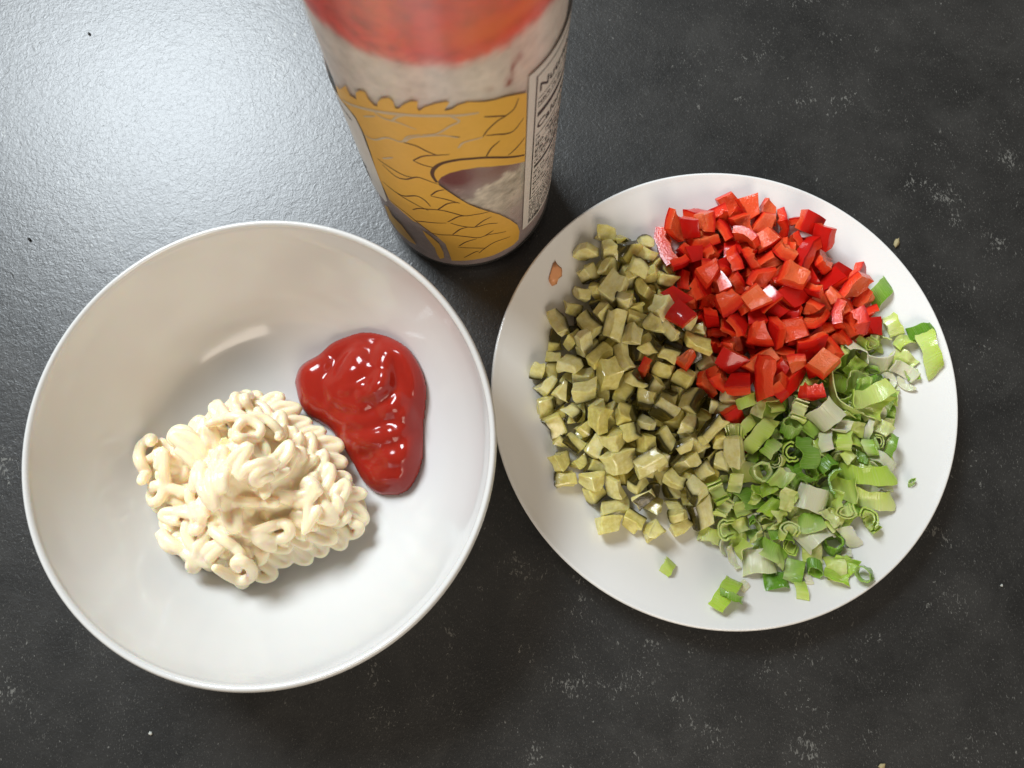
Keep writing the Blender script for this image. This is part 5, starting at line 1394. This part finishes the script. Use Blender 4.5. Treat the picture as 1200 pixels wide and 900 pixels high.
    (24, 358, -298, 217, 0.66, -0.33, 0.14, -0.66), (29, 343, -41, 139, 0.89, 0.13, 0.41, 0.16), (22, 70, -307, 123, 0.15, 0.28, 0.78, -0.54), (44, -17, -483, 124, 0.28, -0.14, -0.18, 0.93),
    (38, 648, -610, 145, 0.03, 0.89, -0.43, 0.14), (16, 437, -137, 230, 0.85, 0.22, -0.38, 0.31), (35, 147, -567, 111, 0.27, -0.06, 0.61, -0.74), (5, 240, -398, 186, 0.1, -0.35, 0.93, -0.1),
    (27, 312, -614, 130, 0.07, 0.37, -0.92, -0.13), (23, 651, -276, 201, 0.7, -0.3, -0.18, 0.62), (7, 489, -504, 161, 0.71, 0.03, -0.29, 0.64), (43, 194, -280, 200, 0.4, -0.17, -0.17, -0.88),
    (8, 356, -57, 161, 0.64, 0.32, 0.14, 0.69), (32, 515, -43, 240, 0.66, 0.57, -0.39, -0.31), (0, 625, -2, 216, 0.19, 0.04, -0.93, -0.31), (13, 113, -601, 126, 0.13, 0.52, -0.32, -0.78),
    (18, 526, -240, 220, 0.64, -0.04, -0.24, -0.73), (18, 335, -108, 205, 0.07, 0.56, -0.83, 0.05), (43, 143, -386, 200, 0.65, 0.68, 0.24, 0.25), (4, 362, -618, 188, 0.09, 0.13, -0.29, -0.94),
    (0, 223, -416, 220, 0.1, -0.33, -0.94, -0.05), (49, 865, 97, 147, 0.06, 0.23, 0.92, 0.31), (8, 28, -195, 210, 0.16, -0.06, 0.95, 0.28), (9, 658, -185, 193, 0.42, 0.18, -0.08, -0.89),
    (20, 468, -429, 205, 0.32, 0.5, -0.69, -0.42), (27, 118, -506, 171, 0.61, -0.1, 0.04, -0.78), (32, 633, -45, 267, 0.15, 0.98, 0.07, -0.1), (25, 669, -354, 190, 0.24, 0.31, 0.72, 0.57),
    (1, 157, -463, 185, 0.97, -0.24, -0.01, 0.09), (2, 546, -132, 206, 0.54, -0.76, -0.28, -0.21), (38, 90, -66, 249, 0.1, -0.23, 0, -0.97), (45, 390, -67, 127, 0.43, -0.51, 0.75, 0.01),
    (21, 443, -596, 198, 0.35, 0.81, -0.47, -0.09), (1, 166, -80, 220, 0.17, -0.4, 0.84, -0.32), (44, 218, -335, 178, 0.43, -0.83, -0.3, 0.2), (35, 729, -96, 155, 0.79, 0.39, 0.04, -0.48),
    (23, 374, -813, 157, 0.4, -0.14, -0.9, 0.13), (8, 229, -347, 206, 0.7, 0.56, 0.02, 0.44), (2, 263, -494, 199, 0.47, 0.06, 0.08, -0.88), (33, 756, -266, 174, 0.16, -0.43, 0.89, -0),
    (38, 626, -590, 196, 0.56, -0.7, 0.12, -0.43), (7, 40, -432, 150, 0.64, 0.22, -0.09, -0.73), (40, 393, -191, 173, 0.04, -0.87, -0.46, 0.2), (17, 685, -79, 202, 0.83, 0.09, -0.03, 0.56),
    (29, 520, -187, 223, 0.38, 0.79, 0.48, -0.07), (47, 249, -513, 219, 0.06, -0.6, 0.79, 0.14), (8, -279, -809, 121, 0.91, -0.11, 0.1, 0.39), (13, 847, -431, 155, 0.86, 0.45, 0.1, 0.21),
    (7, 734, -407, 128, 0.99, -0.08, -0.12, 0.1), (2, 524, -801, 157, 0.92, -0.18, -0.04, 0.34), (23, 571, -839, 210, 0.54, 0.11, 0.41, 0.72), (17, 483, -824, 166, 0.83, -0.1, 0.07, 0.55),
    (12, -32, -914, 174, 0.85, -0.2, 0.18, 0.45), (6, 58, -892, 124, 0.4, -0.08, 0.15, 0.9), (33, -18, -933, 195, 0.99, 0.07, 0.14, -0.06), (4, 202, -869, 135, 0.98, -0.17, -0.02, 0.1),
    (22, 303, -907, 162, 0.72, -0.17, 0.08, 0.67), (30, 949, 280, 176, 0.96, 0.02, -0.19, 0.2), (32, 972, 183, 196, 0.53, -0.14, -0.13, 0.83), (14, 905, 78, 144, 0.97, -0.01, -0.18, 0.15),
    (15, 776, -168, 100, 0.87, -0.08, -0.1, 0.48), (10, 787, 481, 153, 0.96, 0.04, -0.12, 0.25),
]



def to_px(p):
    """where a point falls in the picture, for wording labels only"""
    c, s = math.cos(0.1988), math.sin(0.1988)
    x, y, z = p[0], p[1], p[2] - 38.5
    return 600 + 939 * x / (y * s - z * c), 450 - 939 * (y * c + z * s) / (y * s - z * c)


def place(rows, meshes, name):
    obs = []
    for row in rows:
        v, x, y, z, a, b, c, d = row
        o = bpy.data.objects.new(name, meshes[v])
        o.location = ((PLATE[0] + x / 100) * U, (PLATE[1] + y / 100) * U, z / 100 * U)
        o.rotation_mode = 'QUATERNION'
        o.rotation_quaternion = Quaternion((a, b, c, d)).normalized()
        link(o)
        obs.append((o, to_px((PLATE[0] + x / 100, PLATE[1] + y / 100, z / 100)), meshes[v], z / 100))
    return obs


def singles(obs, noun, heap, done):
    """name the outermost piece on each side"""
    for word, key in (('leftmost', lambda t: t[1][0]), ('topmost', lambda t: t[1][1]), ('rightmost', lambda t: -t[1][0]), ('lowest', lambda t: -t[1][1])):
        rest = [t for t in obs if t[0].name not in done]
        o = min(rest, key=key)[0]
        o['label'] = '%s %s in the picture of the whole %s' % (word, noun, heap)
        done.add(o.name)


def size_word(me):
    co = np.empty(len(me.vertices) * 3, np.float32)
    me.vertices.foreach_get('co', co)
    d = np.sort(np.ptp(co.reshape(-1, 3), axis=0)) / U
    return 'long' if d[2] > 1.45 * d[1] else ('small' if d[2] < 1.15 else ('large' if d[2] > 1.5 else 'medium'))


def lies(z, lim):
    return 'on top' if z > lim else 'low down'


def build_vegetables():
    pick = place(PICKLES, [pickle_mesh(k, PICK_M) for k in range(N_PICKLE)], 'pickle_cube')
    done = set()
    singles(pick, 'gherkin cube', 'olive gherkin heap', done)
    for o, (px, py), me, z in pick:
        where = 'back' if py < 370 else ('middle' if py < 490 else 'front')
        side = 'rim side' if px < 700 else 'pepper side' if px > 780 else 'centre'
        look = 'rind-edged' if me['skin'] else 'pale'
        lab = '%s %s gherkin cube %s, %s of olive heap, %s' % (size_word(me), look, lies(z, 1.9), where, side)
        tag(o, None if o.name in done else lab, 'gherkin cube', 'gherkin cubes of the olive heap')
    pep = place(PEPPERS, [pepper_mesh(k, PEP_M) for k in range(N_PEPPER)], 'pepper_dice')
    done = set()
    for o, (px, py), me, z in pep:
        if abs(px - 887) < 12 and abs(py - 507) < 14:
            o['label'] = 'single red pepper dice lying on the chopped spring onion'
            done.add(o.name)
            break
    singles(pep, 'red pepper dice', 'red pepper heap', done)
    for o, (px, py), me, z in pep:
        where = 'back' if py < 320 else ('middle' if py < 400 else 'front')
        side = 'gherkin side' if px < 860 else ('rim side' if px > 950 else 'centre')
        lab = '%s red pepper dice %s, %s of the red heap, %s' % (size_word(me), lies(z, 2.0), where, side)
        tag(o, None if o.name in done else lab, 'pepper dice', 'dice of the red pepper heap')
    oni = place(ONIONS, [onion_mesh(k, ON_M) for k in range(N_ONION)], 'spring_onion_slice')
    done = set()
    singles(oni, 'spring onion slice', 'green onion heap', done)
    for o, (px, py), me, z in oni:
        if abs(px - 783) < 8 and abs(py - 664) < 8:
            o['label'] = 'curled green onion bit alone on the white plate below the gherkins'
            done.add(o.name)
        where = 'back' if py < 470 else ('middle' if py < 590 else 'front')
        side = 'gherkin side' if px < 880 else ('rim side' if px > 990 else 'centre')
        tone = ('green', 'pale-green', 'white')[me['tone']]
        shape = {'arc': 'curved slice', 'ring': 'ring', 'nest': 'double curl', 'leaf': 'leaf strip', 'crescent': 'half-moon slice'}[me['shape']]
        lab = '%s onion %s %s, %s of green heap, %s' % (tone, shape, lies(z, 1.6), where, side)
        tag(o, None if o.name in done else lab, 'spring onion', 'slices of the spring onion heap')


def tell_apart():
    """pieces whose wording came out alike are told apart by their order from left to right"""
    sets = {}
    for o in scene.objects:
        if o.parent is None and o.get('group') and o.get('label'):
            sets.setdefault(o['label'], []).append(o)
    order = ('second', 'third', 'fourth', 'fifth', 'sixth', 'seventh', 'eighth', 'ninth', 'tenth', 'eleventh', 'twelfth', 'thirteenth', 'fourteenth', 'fifteenth', 'sixteenth', 'seventeenth', 'eighteenth', 'nineteenth', 'twentieth', 'twenty-first', 'twenty-second')
    for lab, obs in sets.items():
        if len(obs) < 2:
            continue
        obs.sort(key=lambda o: to_px([c / U for c in o.location])[0])
        for i, o in enumerate(obs):
            o['label'] = lab + (', leftmost' if i == 0 else ', rightmost' if i == len(obs) - 1 else ', %s from left' % order[min(i - 1, 20)])


build_vegetables()
tell_apart()


# ------------------------------------------------------------------ crumbs and smears
def crumb(name, loc, size, mat, label, cat, seed, normal=(0, 0, 1)):
    bm = bmesh.new()
    bmesh.ops.create_icosphere(bm, subdivisions=2, radius=1.0)
    for v in bm.verts:
        n = noise.noise_vector(v.co * 1.3 + Vector((seed * 5.3, 0, 0)))
        v.co = v.co * (1 + 0.8 * n.x)
        v.co = Vector((v.co.x * size[0], v.co.y * size[1], max(v.co.z, -0.9) * size[2])) * U
    zmin = min(v.co.z for v in bm.verts)
    for v in bm.verts:
        v.co.z -= zmin
    for f in bm.faces:
        f.smooth = True
    me = bpy.data.meshes.new(name)
    bm.to_mesh(me)
    bm.free()
    me.materials.append(mat)
    o = bpy.data.objects.new(name, me)
    o.location = [c * U for c in loc]
    o.rotation_mode = 'QUATERNION'
    o.rotation_quaternion = Vector((0, 0, 1)).rotation_difference(Vector(normal)) @ Quaternion((0, 0, 1), seed * 1.1)
    tag(link(o), label, cat)


TAN = mat_simple('dry_crumb', (0.42, 0.34, 0.17), 0.7)
GRIT = mat_simple('black_grit', (0.01, 0.01, 0.01), 0.25)
SCRAP = mat_simple('pepper_scrap_flesh', (0.90, 0.42, 0.20), 0.3, 0.12, 500.0)
PALE = mat_simple('pale_crumb', (0.5, 0.5, 0.45), 0.6)
crumb('crumb', (19.51, 15.05, 0), (0.24, 0.11, 0.09), TAN, 'tan crumb on the countertop at the upper right plate rim', 'crumb', 1)
crumb('grit', (-24.52, 15.24, 0), (0.11, 0.08, 0.07), GRIT, 'black speck on the countertop left of the bowl', 'speck', 2)
crumb('grit', (-22.7, 26.93, 0), (0.08, 0.08, 0.05), GRIT, 'tiny black speck in the bright upper left of the countertop', 'speck', 3)
crumb('crumb', (-16.26, -8.29, 0), (0.09, 0.08, 0.06), PALE, 'pale crumb on the countertop below the bowl', 'crumb', 5)
crumb('crumb', (16.52, -9.65, 0), (0.14, 0.10, 0.06), TAN, 'tan crumb at the bottom edge below the plate', 'crumb', 6)
crumb('crumb', (22.81, -1.83, 0), (0.06, 0.06, 0.05), PALE, 'white speck on the countertop right of the plate', 'crumb', 8)
crumb('pepper_scrap', (2.12, 12.92, 1.45), (0.50, 0.30, 0.05), SCRAP, 'thin orange scrap of pepper alone on the plate left of the gherkins', 'pepper scrap', 4, (0.295, -0.22, 0.93))
